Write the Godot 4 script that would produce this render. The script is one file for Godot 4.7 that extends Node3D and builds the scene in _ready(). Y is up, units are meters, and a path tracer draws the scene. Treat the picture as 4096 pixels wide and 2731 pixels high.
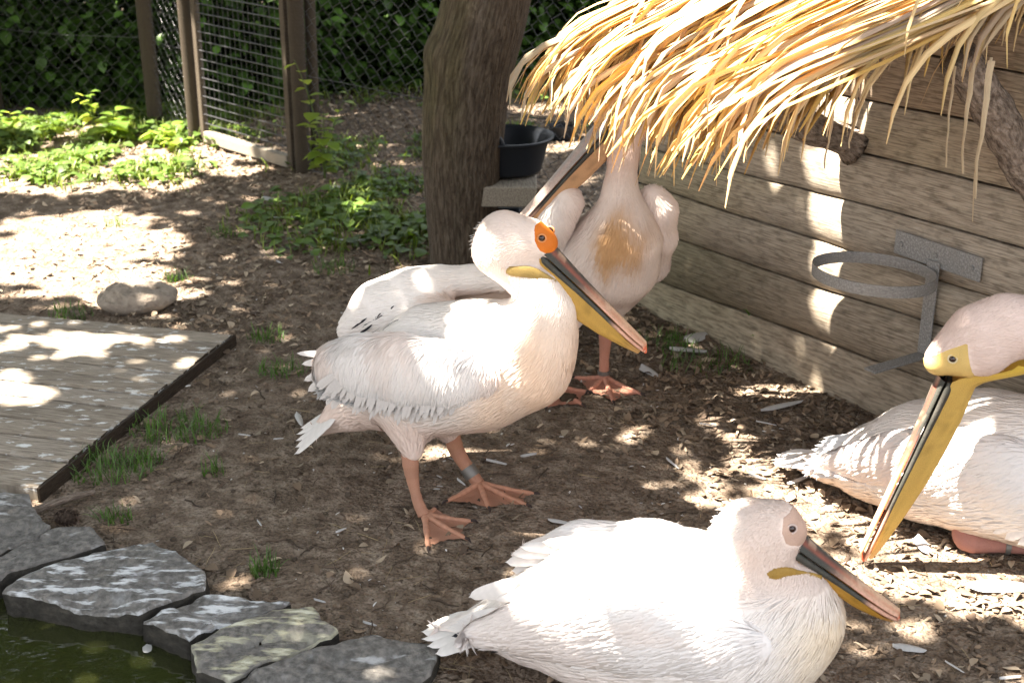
extends Node3D

# ------------------------------------------------------------------ setup
const SUN := Vector3(-0.45, 0.89, 0.03)   # towards the sun
var rng := RandomNumberGenerator.new()
var nz := FastNoiseLite.new()
var used := {}
var M := {}
var WALL_O := Vector3(0.457, 0, -4.614)
var WALL_D := Vector3(0.544, 0, 0.839)
var WALL_N := Vector3(-0.839, 0, 0.544)
var POOL := PackedVector2Array([Vector2(-3.0, -2.74), Vector2(-1.5, -2.78), Vector2(-1.14, -2.76), Vector2(-0.97, -2.70), Vector2(-0.82, -2.64), Vector2(-0.70, -2.55), Vector2(-0.63, -2.46), Vector2(-0.545, -2.37), Vector2(-0.40, -2.20), Vector2(-0.19, -2.0), Vector2(0.1, -1.7), Vector2(0.1, -1.0), Vector2(-3.0, -1.0)])


class MB:
	var v := PackedVector3Array()
	var c := PackedColorArray()
	var uv := PackedVector2Array()
	var ix := PackedInt32Array()

	func vert(p: Vector3, col := Color.WHITE, t := Vector2.ZERO) -> int:
		v.append(p)
		c.append(col)
		uv.append(t)
		return v.size() - 1

	func tri(a: int, b: int, d: int) -> void:
		ix.append(a)
		ix.append(b)
		ix.append(d)

	func quad(a: int, b: int, d: int, e: int) -> void:
		tri(a, b, d)
		tri(a, d, e)

	# a grid of rows x cols vertices that starts at index s
	func sheet(s: int, rows: int, cols: int, wrap := false) -> void:
		for i in rows - 1:
			for j in (cols if wrap else cols - 1):
				var j2 := (j + 1) % cols
				quad(s + i * cols + j, s + i * cols + j2, s + (i + 1) * cols + j2, s + (i + 1) * cols + j)

	func tube(pts: Array, rad: Array, n := 8, cols: Array = [], squash := 1.0, cap := true, uvs := Vector2(1, 1)) -> void:
		var s := v.size()
		var side := Vector3.ZERO
		var run := 0.0
		for i in pts.size():
			var t: Vector3 = (pts[mini(i + 1, pts.size() - 1)] - pts[maxi(i - 1, 0)]).normalized()
			if i == 0:
				side = t.cross(Vector3.UP)
				if side.length() < 0.05:
					side = t.cross(Vector3.RIGHT)
			side = (side - t * side.dot(t)).normalized()
			var up := side.cross(t)
			if i > 0:
				run += (pts[i] - pts[i - 1]).length()
			for j in n:
				var a := TAU * j / n
				var col: Color = cols[i] if cols.size() > i else (cols[0] if cols.size() else Color.WHITE)
				vert(pts[i] + (side * cos(a) + up * sin(a) * squash) * rad[i], col, Vector2(float(j) / n * uvs.x, run * uvs.y))
		sheet(s, pts.size(), n, true)
		if cap:
			var e := pts.size() - 1
			var c0 := vert(pts[0], c[s], Vector2.ZERO)
			var c1 := vert(pts[e], c[s + e * n], Vector2.ZERO)
			for j in n:
				tri(c0, s + (j + 1) % n, s + j)
				tri(c1, s + e * n + j, s + e * n + (j + 1) % n)

	# a box between corners, with its edges cut off a little
	func box(lo: Vector3, hi: Vector3, bev := 0.003, col := Color.WHITE, us := 1.0) -> void:
		var mid := (lo + hi) / 2.0
		var h := (hi - lo) / 2.0
		bev = minf(bev, minf(h.x, minf(h.y, h.z)) * 0.5)
		var id := {}
		for ax in 3:
			for sg in [-1, 1]:
				for a in [-1, 1]:
					for b in [-1, 1]:
						var q := Vector3.ZERO
						var k1 := (ax + 1) % 3
						var k2 := (ax + 2) % 3
						q[ax] = sg * h[ax]
						q[k1] = a * (h[k1] - bev)
						q[k2] = b * (h[k2] - bev)
						var w: Vector3 = mid + q
						id[[ax, sg, a, b]] = vert(w, col, Vector2(w[k1], w[k2]) * us if ax != 0 else Vector2(w.z, w.y) * us)
		for ax in 3:
			for sg in [-1, 1]:
				var f := [id[[ax, sg, -1, -1]], id[[ax, sg, 1, -1]], id[[ax, sg, 1, 1]], id[[ax, sg, -1, 1]]]
				if sg > 0:
					f.reverse()
				quad(f[0], f[1], f[2], f[3])
		# bevel strips and corners by convex hull of neighbours
		for ax in 3:
			var k1 := (ax + 1) % 3
			var k2 := (ax + 2) % 3
			for a in [-1, 1]:
				for b in [-1, 1]:
					# edge along ax, between face k1 sign a and face k2 sign b
					var p0: int = id[[k1, a, b, -1]]
					var p1: int = id[[k1, a, b, 1]]
					var q0: int = id[[k2, b, -1, a]]
					var q1: int = id[[k2, b, 1, a]]
					if a * b > 0:
						quad(p0, p1, q1, q0)
					else:
						quad(q0, q1, p1, p0)
		for a in [-1, 1]:
			for b in [-1, 1]:
				for d in [-1, 1]:
					var x: int = id[[0, a, b, d]]
					var y: int = id[[1, b, d, a]]
					var z: int = id[[2, d, a, b]]
					if a * b * d > 0:
						tri(x, z, y)
					else:
						tri(x, y, z)

	func mesh(smooth := true) -> ArrayMesh:
		var vv := v
		var cc := c
		var uu := uv
		var ii := ix
		if not smooth:
			vv = PackedVector3Array()
			cc = PackedColorArray()
			uu = PackedVector2Array()
			ii = PackedInt32Array()
			for k in ix.size():
				vv.append(v[ix[k]])
				cc.append(c[ix[k]])
				uu.append(uv[ix[k]])
				ii.append(k)
		var nn := PackedVector3Array()
		nn.resize(vv.size())
		for k in range(0, ii.size(), 3):
			var a := vv[ii[k]]
			var f := (vv[ii[k + 2]] - a).cross(vv[ii[k + 1]] - a)
			nn[ii[k]] += f
			nn[ii[k + 1]] += f
			nn[ii[k + 2]] += f
		for k in nn.size():
			nn[k] = nn[k].normalized() if nn[k].length_squared() > 1e-20 else Vector3.UP
		var arr := []
		arr.resize(Mesh.ARRAY_MAX)
		arr[Mesh.ARRAY_VERTEX] = vv
		arr[Mesh.ARRAY_NORMAL] = nn
		arr[Mesh.ARRAY_COLOR] = cc
		arr[Mesh.ARRAY_TEX_UV] = uu
		arr[Mesh.ARRAY_INDEX] = ii
		var m := ArrayMesh.new()
		m.add_surface_from_arrays(Mesh.PRIMITIVE_TRIANGLES, arr)
		return m


func numbered(called: String) -> String:
	used[called] = used.get(called, -1) + 1
	return called if used[called] == 0 else "%s_%03d" % [called, used[called]]


func tag(o: Node3D, label := "", category := "", group := "", kind := "") -> Node3D:
	if label: o.set_meta("label", label)
	if category: o.set_meta("category", category)
	if group: o.set_meta("group", group)
	if kind: o.set_meta("kind", kind)
	return o


func base(called: String, at := Vector3.ZERO, turn := 0.0) -> Node3D:
	var o := Node3D.new()
	o.name = numbered(called)
	add_child(o)
	o.position = at
	o.rotation.y = turn
	return o


func put(called: String, m: Mesh, ma: Material, parent: Node3D = null) -> MeshInstance3D:
	var o := MeshInstance3D.new()
	o.mesh = m
	o.material_override = ma
	if parent == null:
		o.name = numbered(called)
		add_child(o)
	else:
		o.name = called
		var k := 0
		while parent.has_node(NodePath(o.name)):
			k += 1
			o.name = "%s_%03d" % [called, k]
		parent.add_child(o)
	return o


func many(called: String, m: Mesh, ma: Material, tr: Array, cols: Array, parent: Node3D = null) -> MultiMeshInstance3D:
	var mm := MultiMesh.new()
	mm.transform_format = MultiMesh.TRANSFORM_3D
	mm.use_colors = true
	mm.mesh = m
	mm.instance_count = tr.size()
	for i in tr.size():
		mm.set_instance_transform(i, tr[i])
		mm.set_instance_color(i, cols[i])
	var o := MultiMeshInstance3D.new()
	o.multimesh = mm
	o.material_override = ma
	o.set_meta("kind", "stuff")
	if parent == null:
		o.name = numbered(called)
		add_child(o)
	else:
		o.name = called
		parent.add_child(o, true)
	return o


func rf(a: float, b: float) -> float:
	return rng.randf_range(a, b)


func ns(x: float, y: float, f := 1.0, z := 0.0) -> float:
	return nz.get_noise_3d(x * f * 100.0, y * f * 100.0, z * 100.0)


func frame(z: Vector3, up: Vector3) -> Basis:   # a basis whose z is given and whose y is near up
	z = z.normalized()
	var x := up.cross(z)
	if x.length() < 1e-4:
		x = Vector3.RIGHT
	x = x.normalized()
	return Basis(x, z.cross(x), z)


func smooth01(a: float, b: float, x: float) -> float:
	var t := clampf((x - a) / (b - a), 0.0, 1.0)
	return t * t * (3.0 - 2.0 * t)


# ------------------------------------------------------------------ materials
func ramp(stops: Array) -> Gradient:
	var g := Gradient.new()
	var o := PackedFloat32Array()
	var c := PackedColorArray()
	for s in stops:
		o.append(s[0])
		c.append((s[1] as Color).linear_to_srgb())
	g.offsets = o
	g.colors = c
	return g


func ntex(seed_: int, freq: float, oct: int, stops: Array, size := 512, kind := FastNoiseLite.TYPE_SIMPLEX_SMOOTH) -> NoiseTexture2D:
	var f := FastNoiseLite.new()
	f.seed = seed_
	f.noise_type = kind
	f.frequency = freq
	f.fractal_octaves = oct
	f.fractal_gain = 0.6
	var t := NoiseTexture2D.new()
	t.width = size
	t.height = size
	t.seamless = true
	t.noise = f
	if stops.size():
		t.color_ramp = ramp(stops)
	return t


func nrm(seed_: int, freq: float, oct: int, strength: float, size := 512) -> NoiseTexture2D:
	var t := ntex(seed_, freq, oct, [], size)
	t.as_normal_map = true
	t.bump_strength = strength
	return t


func g1(x: float) -> Color:
	return Color(x, x, x)


func mat(col: Color, rough := 0.8, vcol := false) -> StandardMaterial3D:
	var m := StandardMaterial3D.new()
	m.albedo_color = col.linear_to_srgb()
	m.roughness = rough
	m.vertex_color_use_as_albedo = vcol
	m.metallic_specular = 0.35
	return m


func textured(m: StandardMaterial3D, alb: Texture2D, nor: Texture2D, sc: Vector3, tri_ := true, world := false, nsc := 1.0) -> StandardMaterial3D:
	m.albedo_texture = alb
	if nor:
		m.normal_enabled = true
		m.normal_texture = nor
		m.normal_scale = nsc
	m.uv1_triplanar = tri_
	m.uv1_world_triplanar = world
	m.uv1_scale = sc
	return m


func materials() -> void:
	# bare sandy earth
	var dirt_t := ntex(3, 0.012, 6, [[0.0, Color(0.11, 0.08, 0.058)], [0.42, Color(0.19, 0.145, 0.109)], [0.55, Color(0.24, 0.187, 0.143)], [0.7, Color(0.29, 0.232, 0.18)], [1.0, Color(0.36, 0.30, 0.24)]], 1024)
	var grit := ntex(7, 0.22, 3, [[0.0, g1(0.3)], [0.36, g1(0.68)], [0.5, g1(0.98)], [0.68, g1(1.0)], [0.8, Color(1, 0.98, 0.95)]], 512)
	M.dirt = textured(mat(Color.WHITE, 0.95, true), dirt_t, nrm(9, 0.08, 5, 9.0), Vector3(0.9, 0.9, 0.9), true, true, 1.0)
	M.dirt.detail_enabled = true
	M.dirt.detail_albedo = grit
	M.dirt.detail_blend_mode = BaseMaterial3D.BLEND_MODE_MUL
	M.dirt.detail_uv_layer = BaseMaterial3D.DETAIL_UV_1
	M.dirt.metallic_specular = 0.2
	# weathered boards; u runs along the grain
	var wood := ntex(21, 0.03, 5, [[0.0, Color(0.16, 0.13, 0.10)], [0.34, Color(0.26, 0.225, 0.186)], [0.5, Color(0.33, 0.29, 0.24)], [0.66, Color(0.37, 0.328, 0.275)], [1.0, Color(0.46, 0.415, 0.36)]], 512)
	M.board = textured(mat(Color(1.0, 0.96, 0.90), 0.85, true), wood, nrm(22, 0.035, 5, 4.0), Vector3(0.5, 9.0, 1), false, false, 0.6)
	var blot := ntex(31, 0.05, 5, [[0.0, g1(0.5)], [0.3, g1(0.78)], [0.46, g1(1.0)], [1.0, g1(1.0)]], 512)
	M.board.detail_enabled = true
	M.board.detail_albedo = blot
	M.board.detail_blend_mode = BaseMaterial3D.BLEND_MODE_MUL
	M.board.detail_uv_layer = BaseMaterial3D.DETAIL_UV_2
	M.board.uv2_scale = Vector3(0.55, 1.3, 1)
	M.board.uv2_triplanar = true
	# deck boards with dried droppings
	M.deck = textured(mat(Color(0.96, 0.94, 0.92), 0.85, true), wood, nrm(23, 0.035, 5, 6.0), Vector3(0.6, 8.0, 1), false, false, 1.0)
	var drop := ntex(35, 0.018, 6, [[0.0, Color(0.74, 0.75, 0.74, 0.0)], [0.71, Color(0.74, 0.75, 0.74, 0.0)], [0.76, Color(0.72, 0.74, 0.74, 0.75)], [0.8, Color(0.75, 0.76, 0.75, 0.9)], [1.0, Color(0.78, 0.78, 0.77, 0.95)]], 512)
	M.deck.detail_enabled = true
	M.deck.detail_albedo = drop
	M.deck.detail_blend_mode = BaseMaterial3D.BLEND_MODE_MIX
	M.deck.uv2_triplanar = true
	M.deck.uv2_scale = Vector3(0.9, 2.6, 2.6)
	M.deck.detail_uv_layer = BaseMaterial3D.DETAIL_UV_2
	# flat grey stone with white smears
	var stone := ntex(41, 0.02, 6, [[0.0, Color(0.062, 0.057, 0.052)], [0.4, Color(0.125, 0.118, 0.110)], [0.55, Color(0.165, 0.158, 0.148)], [0.7, Color(0.21, 0.195, 0.178)], [1.0, Color(0.28, 0.25, 0.22)]], 1024)
	M.stone = textured(mat(Color.WHITE, 0.8, true), stone, nrm(42, 0.03, 6, 6.0), Vector3(1.8, 1.8, 1.8), true, true, 1.0)
	var smear := ntex(44, 0.014, 6, [[0.0, Color(0.7, 0.72, 0.74, 0.0)], [0.54, Color(0.7, 0.72, 0.74, 0.0)], [0.61, Color(0.66, 0.69, 0.72, 0.45)], [0.69, Color(0.72, 0.74, 0.76, 0.9)], [1.0, Color(0.78, 0.78, 0.78, 0.95)]], 1024)
	M.stone.detail_enabled = true
	M.stone.detail_albedo = smear
	M.stone.detail_blend_mode = BaseMaterial3D.BLEND_MODE_MIX
	M.stone.uv2_triplanar = true
	M.stone.uv2_world_triplanar = true
	M.stone.uv2_scale = Vector3(0.55, 0.8, 1.9)
	M.stone.detail_uv_layer = BaseMaterial3D.DETAIL_UV_2
	M.stone_white = M.stone
	M.stone = M.stone.duplicate()
	M.stone.detail_albedo = ntex(45, 0.014, 6, [[0.0, Color(0.7, 0.72, 0.74, 0.0)], [0.70, Color(0.7, 0.72, 0.74, 0.0)], [0.80, Color(0.6, 0.61, 0.62, 0.6)], [1.0, Color(0.7, 0.7, 0.7, 0.8)]], 512)
	M.stone_edge = M.stone.duplicate()
	M.stone_edge.detail_enabled = false
	M.stone_crust = M.stone.duplicate()
	M.stone_crust.detail_albedo = ntex(46, 0.02, 6, [[0.0, Color(0.6, 0.58, 0.42, 0.0)], [0.55, Color(0.6, 0.58, 0.42, 0.0)], [0.64, Color(0.50, 0.48, 0.32, 0.6)], [0.78, Color(0.66, 0.65, 0.52, 0.95)], [1.0, Color(0.7, 0.7, 0.62, 1.0)]], 512)
	var pale := ntex(47, 0.02, 5, [[0.0, Color(0.19, 0.15, 0.12)], [0.5, Color(0.30, 0.25, 0.20)], [1.0, Color(0.40, 0.35, 0.30)]], 512)
	M.pale_stone = textured(mat(Color.WHITE, 0.9, true), pale, nrm(48, 0.04, 5, 8.0), Vector3(3, 3, 3))
	# bark and old timber
	var bark := ntex(51, 0.03, 5, [[0.0, Color(0.03, 0.023, 0.017)], [0.4, Color(0.068, 0.053, 0.04)], [0.6, Color(0.095, 0.077, 0.06)], [1.0, Color(0.15, 0.125, 0.10)]], 512)
	M.bark = textured(mat(Color.WHITE, 0.95, true), bark, nrm(52, 0.04, 5, 10.0), Vector3(4, 1.0, 1), false, false, 1.2)
	M.branch = textured(mat(Color.WHITE, 0.95, true), ntex(55, 0.03, 5, [[0.0, Color(0.05, 0.038, 0.03)], [0.4, Color(0.16, 0.125, 0.10)], [0.6, Color(0.23, 0.185, 0.15)], [1.0, Color(0.34, 0.28, 0.23)]]), nrm(53, 0.03, 5, 12.0), Vector3(1, 1.6, 1), false, false, 1.2)
	M.post = textured(mat(Color(0.75, 0.75, 0.72), 0.85, true), wood, nrm(24, 0.04, 4, 4.0), Vector3(9.0, 9.0, 0.8), true, false, 0.8)
	# metals and plastics
	var zinc := ntex(61, 0.05, 5, [[0.0, g1(0.15)], [0.5, Color(0.235, 0.225, 0.21)], [0.62, Color(0.27, 0.26, 0.245)], [1.0, g1(0.38)]], 512)
	M.steel = textured(mat(Color.WHITE, 0.62), zinc, nrm(62, 0.08, 4, 3.0), Vector3(5, 5, 5), true, false, 0.5)
	M.steel.metallic = 0.1
	M.wire = mat(Color(0.075, 0.075, 0.08), 0.35)
	M.wire.metallic = 0.5
	M.black = mat(Color(0.012, 0.014, 0.018), 0.38)
	# reeds
	M.reeds = []
	for t in [Color(0.66, 0.48, 0.20), Color(0.60, 0.45, 0.22), Color(0.70, 0.54, 0.29), Color(0.60, 0.40, 0.13), Color(0.50, 0.41, 0.28)]:
		var m := mat(t, 0.55, true)
		var reed_t := ntex(71, 0.03, 4, [[0.0, g1(0.62)], [0.5, g1(0.95)], [1.0, g1(1.0)]], 256)
		textured(m, reed_t, nrm(72, 0.05, 4, 3.0, 256), Vector3(3.0, 1.2, 1), false, false, 0.7)
		m.backlight_enabled = true
		m.backlight = Color(0.5, 0.33, 0.13)
		M.reeds.append(m)
	# plants
	M.leaf = mat(Color.WHITE, 0.45, true)
	M.leaf.backlight_enabled = true
	M.leaf.backlight = Color(0.75, 0.8, 0.35)
	M.leaf.metallic_specular = 0.5
	M.hedge_leaf = mat(Color.WHITE, 0.4, true)
	M.hedge_leaf.backlight_enabled = true
	M.hedge_leaf.backlight = Color(0.4, 0.5, 0.2)
	M.litter = mat(Color.WHITE, 0.85, true)
	# birds
	M.plume = mat(Color.WHITE, 0.75, true)
	M.plume.metallic_specular = 0.25
	M.plume.backlight_enabled = true
	M.plume.backlight = Color(0.35, 0.31, 0.29)
	var down := ntex(81, 0.05, 4, [[0.0, g1(0.90)], [0.5, g1(1.0)], [1.0, g1(1.0)]], 256)
	M.body = textured(mat(Color.WHITE, 0.8, true), down, nrm(82, 0.06, 4, 2.0, 256), Vector3(9, 9, 9), true, false, 0.5)
	M.body.metallic_specular = 0.2
	var scaly := nrm(84, 0.11, 3, 6.0, 256)
	M.skin = textured(mat(Color.WHITE, 0.6, true), ntex(83, 0.12, 3, [[0.0, g1(0.72)], [0.5, g1(1.0)], [1.0, g1(1.0)]], 256), scaly, Vector3(14, 14, 14), true, false, 0.6)
	M.horn = textured(mat(Color.WHITE, 0.58, true), ntex(85, 0.05, 5, [[0.0, g1(0.55)], [0.5, g1(1.0)], [1.0, g1(1.0)]], 256), nrm(86, 0.07, 4, 3.0, 256), Vector3(10, 10, 10), true, false, 0.5)
	M.pouch = textured(mat(Color.WHITE, 0.55, true), ntex(87, 0.09, 4, [[0.0, g1(0.7)], [0.5, g1(1.0)], [1.0, g1(1.0)]], 256), nrm(88, 0.12, 3, 5.0, 256), Vector3(12, 12, 12), true, false, 0.6)
	M.pouch.backlight_enabled = true
	M.pouch.backlight = Color(0.5, 0.38, 0.15)
	M.eye = mat(Color(0.02, 0.006, 0.004), 0.08)
	M.eye.metallic_specular = 0.6
	M.ring = mat(Color(0.19, 0.18, 0.165), 0.5)
	M.ring.metallic = 0.6
	# water
	M.water = mat(Color(0.026, 0.030, 0.009), 0.03)
	M.water.metallic_specular = 0.7
	M.water.normal_enabled = true
	M.water.normal_texture = nrm(91, 0.012, 3, 3.0)
	M.water.normal_scale = 0.35
	M.water.uv1_triplanar = true
	M.water.uv1_world_triplanar = true
	M.water.uv1_scale = Vector3(1.2, 1.2, 2.4)


func _ready() -> void:
	# camera
	var cam := Camera3D.new()
	cam.name = "camera"
	add_child(cam)
	cam.position = Vector3(0, 1.7, 0)
	cam.rotation_degrees = Vector3(-21.7, 0, 0)
	var lens := CameraAttributesPhysical.new()
	lens.frustum_focal_length = 72.9
	lens.exposure_aperture = 8.5
	lens.frustum_focus_distance = 3.3
	lens.frustum_near = 0.05
	lens.frustum_far = 200.0
	cam.attributes = lens
	cam.fov = 26.98
	cam.near = 0.05
	cam.far = 200.0
	cam.current = true
	# sky, exposure
	var we := WorldEnvironment.new()
	we.name = "environment"
	var env := Environment.new()
	env.background_mode = Environment.BG_SKY
	var sm := ProceduralSkyMaterial.new()
	sm.sky_top_color = Color(0.72, 0.74, 0.78)
	sm.sky_horizon_color = Color(0.90, 0.89, 0.86)
	sm.ground_bottom_color = Color(0.30, 0.27, 0.22)
	sm.ground_horizon_color = Color(0.55, 0.55, 0.50)
	sm.sky_energy_multiplier = 0.66
	env.sky = Sky.new()
	env.sky.sky_material = sm
	env.tonemap_mode = Environment.TONE_MAPPER_LINEAR
	env.tonemap_exposure = 10.0
	env.background_energy_multiplier = 1.0
	env.sdfgi_enabled = true
	env.ssao_enabled = true
	env.ssil_enabled = true
	we.environment = env
	add_child(we)
	# sun
	var sun := DirectionalLight3D.new()
	sun.name = "sun"
	sun.light_color = Color(1.0, 0.96, 0.90)
	sun.light_energy = 1.6
	sun.light_angular_distance = 0.5
	sun.shadow_enabled = true
	add_child(sun)
	sun.look_at_from_position(SUN * 10.0, Vector3.ZERO, Vector3.FORWARD)

	rng.seed = 11
	nz.seed = 5
	nz.frequency = 0.01
	nz.fractal_octaves = 3
	materials()
	ground()
	water()
	hut()
	platform()
	stones()
	fences()
	trees()
	shrubs()
	tub()
	thatch()
	pelicans()
	litter()
	plants()
	small_things()


# ------------------------------------------------------------------ ground and water
func pool_depth(p: Vector2) -> float:   # signed distance to the pool's rim, positive inside
	var d := 1e9
	for i in POOL.size():
		var q := Geometry2D.get_closest_point_to_segment(p, POOL[i], POOL[(i + 1) % POOL.size()])
		d = minf(d, p.distance_to(q))
	return d if Geometry2D.is_point_in_polygon(p, POOL) else -d


func gh(x: float, z: float) -> float:
	var h := ns(x, z, 0.9) * 0.022 + ns(x, z, 4.0, 3.0) * 0.009 + ns(x, z, 14.0, 7.0) * 0.004
	return h * smooth01(0.0, 0.5, minf(minf(x + 3.6, 2.6 - x), minf(z + 8.6, -1.0 - z)))


func ground() -> void:
	var b := MB.new()
	var x0 := -3.6
	var z0 := -8.6
	var st := 0.03
	var nx := 207
	var nzn := 254
	for j in nzn:
		var z := z0 + j * st
		for i in nx:
			var x := x0 + i * st
			var h := gh(x, z)
			if x < 0.25 and z > -2.9:
				h -= 0.5 * smooth01(-0.01, 0.05, pool_depth(Vector2(x, z)))
			if x < -0.85 and x > -3.6 and z < -3.1 and z > -4.62:
				h = minf(h, -0.003)
			var t := 1.0 + 0.25 * ns(x, z, 1.3, 9.0)
			var sandy_lit := smooth01(-1.0, -2.2, x) * smooth01(-6.8, -6.0, z)  # pale sandy earth, lightened further to stand for strong sun
			b.vert(Vector3(x, h, z), Color(t, t, t).lerp(Color(1.75, 1.7, 1.6), sandy_lit) * (1.0 - 0.72 * smooth01(-7.7, -8.2, z)), Vector2(x, z) * 2.0)  # far strip darkened in the colour to stand for deep shade
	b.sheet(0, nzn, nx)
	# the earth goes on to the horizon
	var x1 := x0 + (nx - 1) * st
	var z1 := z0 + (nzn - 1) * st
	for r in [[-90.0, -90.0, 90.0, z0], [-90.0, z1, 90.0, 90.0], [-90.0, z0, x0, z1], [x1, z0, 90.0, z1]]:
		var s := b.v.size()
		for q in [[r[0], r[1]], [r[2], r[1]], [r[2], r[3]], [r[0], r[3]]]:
			b.vert(Vector3(q[0], 0, q[1]), g1(0.28) if r[3] < -8.0 else Color.WHITE, Vector2(q[0], q[1]) * 2.0)  # earth behind the hedge coloured dark to stand for deep shade
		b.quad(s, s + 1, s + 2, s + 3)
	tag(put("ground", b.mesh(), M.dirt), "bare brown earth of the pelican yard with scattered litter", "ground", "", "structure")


func water() -> void:
	var b := MB.new()
	var rim := Geometry2D.offset_polygon(POOL, 0.02)[0]
	for q in rim:
		b.vert(Vector3(q.x, -0.016, q.y), Color.WHITE, q)
	var tri := Geometry2D.triangulate_polygon(rim)
	for i in range(0, tri.size(), 3):
		b.tri(tri[i], tri[i + 1], tri[i + 2])
	tag(put("water", b.mesh(), M.water), "dark green pond water beside the flat edging stones", "water", "", "structure")


# ------------------------------------------------------------------ wooden hut wall
func wall_at(s: float, h: float, off: float) -> Vector3:
	return WALL_O + WALL_D * s + Vector3(0, h, 0) + WALL_N * off


func hut() -> void:
	var w := base("wooden_hut_wall", WALL_O)
	w.basis = Basis(WALL_D, Vector3.UP, WALL_N)
	var seam := [[-0.14, 0.0, 0.020], [0.105, 0.05, 0.026], [0.270, 0.045, 0.020], [0.418, 0.03, 0.014], [0.552, 0.04, 0.012], [0.700, 0.035, 0.007], [0.862, 0.02, 0.006], [1.012, 0.015, 0.005], [1.150, 0.01, 0.005], [1.29, 0.0, 0.005], [1.44, 0.0, 0.005], [1.6, 0.0, 0.005]]
	for k in seam.size() - 1:
		var b := MB.new()
		var prof := 9
		var n := 70
		var tone: float = 1.0 + [0.0, -0.12, 0.04, 0.02, 0.06, 0.02, -0.06, -0.10, -0.04, 0.0, 0.0][k]
		var warm: float = clampf((k - 4) * 0.03, 0.0, 0.14)
		for i in n + 1:
			var s := -0.055 + 3.2 * i / n
			var lo: float = seam[k][0] + seam[k][1] * s + ns(s, k, 1.0, 2.0) * 0.010 + 0.004
			var hi: float = seam[k + 1][0] + seam[k + 1][1] * s + ns(s, k + 1, 1.0, 2.0) * 0.010 - 0.003
			var sag: float = ns(s, k * 3.0, 0.7, 5.0) * 0.006
			for j in prof + 4:
				var u := clampf((j - 2.0) / (prof - 1), 0.0, 1.0)
				var bul: float = seam[k][2] * (1.0 - pow(absf(u * 2.0 - 1.0), 2.4)) + sag + ns(s, u * 0.2 + k, 6.0, 1.0) * 0.0025
				var back := 0.0
				if j == 0 or j == prof + 3:
					back = -0.09
				elif j == 1 or j == prof + 2:
					back = -0.008
				var end := 1.0 - smooth01(0.02, 0.0, s + 0.055)
				var c: float = tone + 0.22 * ns(s * 0.4, k + u * 0.1, 2.0, 3.0)
				var green := smooth01(0.8, 0.0, s) * 0.10
				b.vert(Vector3(s, lerpf(lo, hi, u), bul * end + back), Color(c * (1.02 + warm) - green * 0.6, c * (1.0 - warm * 0.2), c * (0.97 - warm) - green), Vector2(s + k * 0.37, u * 0.15 + k * 0.21))
		b.sheet(0, n + 1, prof + 4)
		var c0 := b.vert(Vector3(-0.055, (seam[k][0] + seam[k + 1][0]) / 2.0, -0.02), Color(0.8, 0.78, 0.75), Vector2.ZERO)
		for j in prof + 3:
			b.tri(c0, j + 1, j)
		put("plank", b.mesh(), M.board, w)
	var bk := MB.new()
	bk.box(Vector3(-0.04, -0.1, -0.16), Vector3(3.1, 1.6, -0.10), 0.004, g1(0.5))
	put("backing", bk.mesh(false), M.post, w)
	tag(w, "weathered grey hut wall of rounded horizontal boards under the thatch", "wall")
	# two rough branches that prop up the thatch
	for q in [[wall_at(0.90, 0.755, 0.0), wall_at(0.87, 0.80, 0.12), wall_at(0.84, 0.91, 0.34), wall_at(0.82, 0.96, 0.42), 0.044, "short rough branch prop meeting the wall above the metal ring"], [wall_at(1.60, 0.72, 0.03), wall_at(1.55, 0.86, 0.13), wall_at(1.52, 1.02, 0.25), wall_at(1.50, 1.12, 0.34), 0.046, "thick barky branch prop at the upper edge of the hut wall"]]:
		var pts := []
		var rad := []
		var cols := []
		var cv := Curve3D.new()
		for i in 4:
			cv.add_point(q[i])
		for i in 25:
			var p := cv.sample_baked(cv.get_baked_length() * i / 24.0, true)
			pts.append(p + Vector3(ns(i * 0.1, 1, 1.0), ns(i * 0.1, 2, 1.0), 0) * 0.006)
			rad.append(q[4] * (1.0 + 0.16 * ns(i * 0.17, 4, 2.0)) * (1.35 if i == 0 else 1.12 if i == 1 else 1.0))
			cols.append(g1(1.0 + 0.4 * ns(i * 0.3, 8, 3.0)))
		var b2 := MB.new()
		b2.tube(pts, rad, 14, cols)
		for i in b2.v.size():
			var p := b2.v[i]
			b2.v[i] += Vector3(ns(p.x, p.y, 12.0, p.z * 12.0), ns(p.y, p.z, 12.0), ns(p.z, p.x, 12.0)) * 0.006
		tag(put("branch_prop", b2.mesh(), M.branch), q[5], "branch", "branch props under the thatch")
	# galvanised bucket holder: plate, upright, foot and ring
	var h := base("bucket_holder", WALL_O)
	h.basis = Basis(WALL_D, Vector3.UP, WALL_N)
	var p1 := MB.new()
	p1.box(Vector3(1.105, 0.497, 0.022), Vector3(1.395, 0.563, 0.028), 0.002)
	put("wall_plate", p1.mesh(false), M.steel, h)
	for sx in [1.13, 1.25, 1.37]:
		var bo := MB.new()
		bo.tube([Vector3(sx, 0.53, 0.027), Vector3(sx, 0.53, 0.033)], [0.007, 0.006], 6)
		put("bolt", bo.mesh(false), M.steel, h)
	var p2 := MB.new()
	p2.box(Vector3(1.228, 0.252, 0.029), Vector3(1.268, 0.515, 0.035), 0.002)
	put("upright", p2.mesh(false), M.steel, h)
	var p3 := MB.new()
	p3.box(Vector3(1.228, 0.245, 0.029), Vector3(1.268, 0.2515, 0.235), 0.002)
	put("foot_bar", p3.mesh(false), M.steel, h)
	var r := MB.new()
	var rows := [[0.160, 0.507], [0.160, 0.476], [0.156, 0.476], [0.156, 0.507], [0.160, 0.507]]
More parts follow.
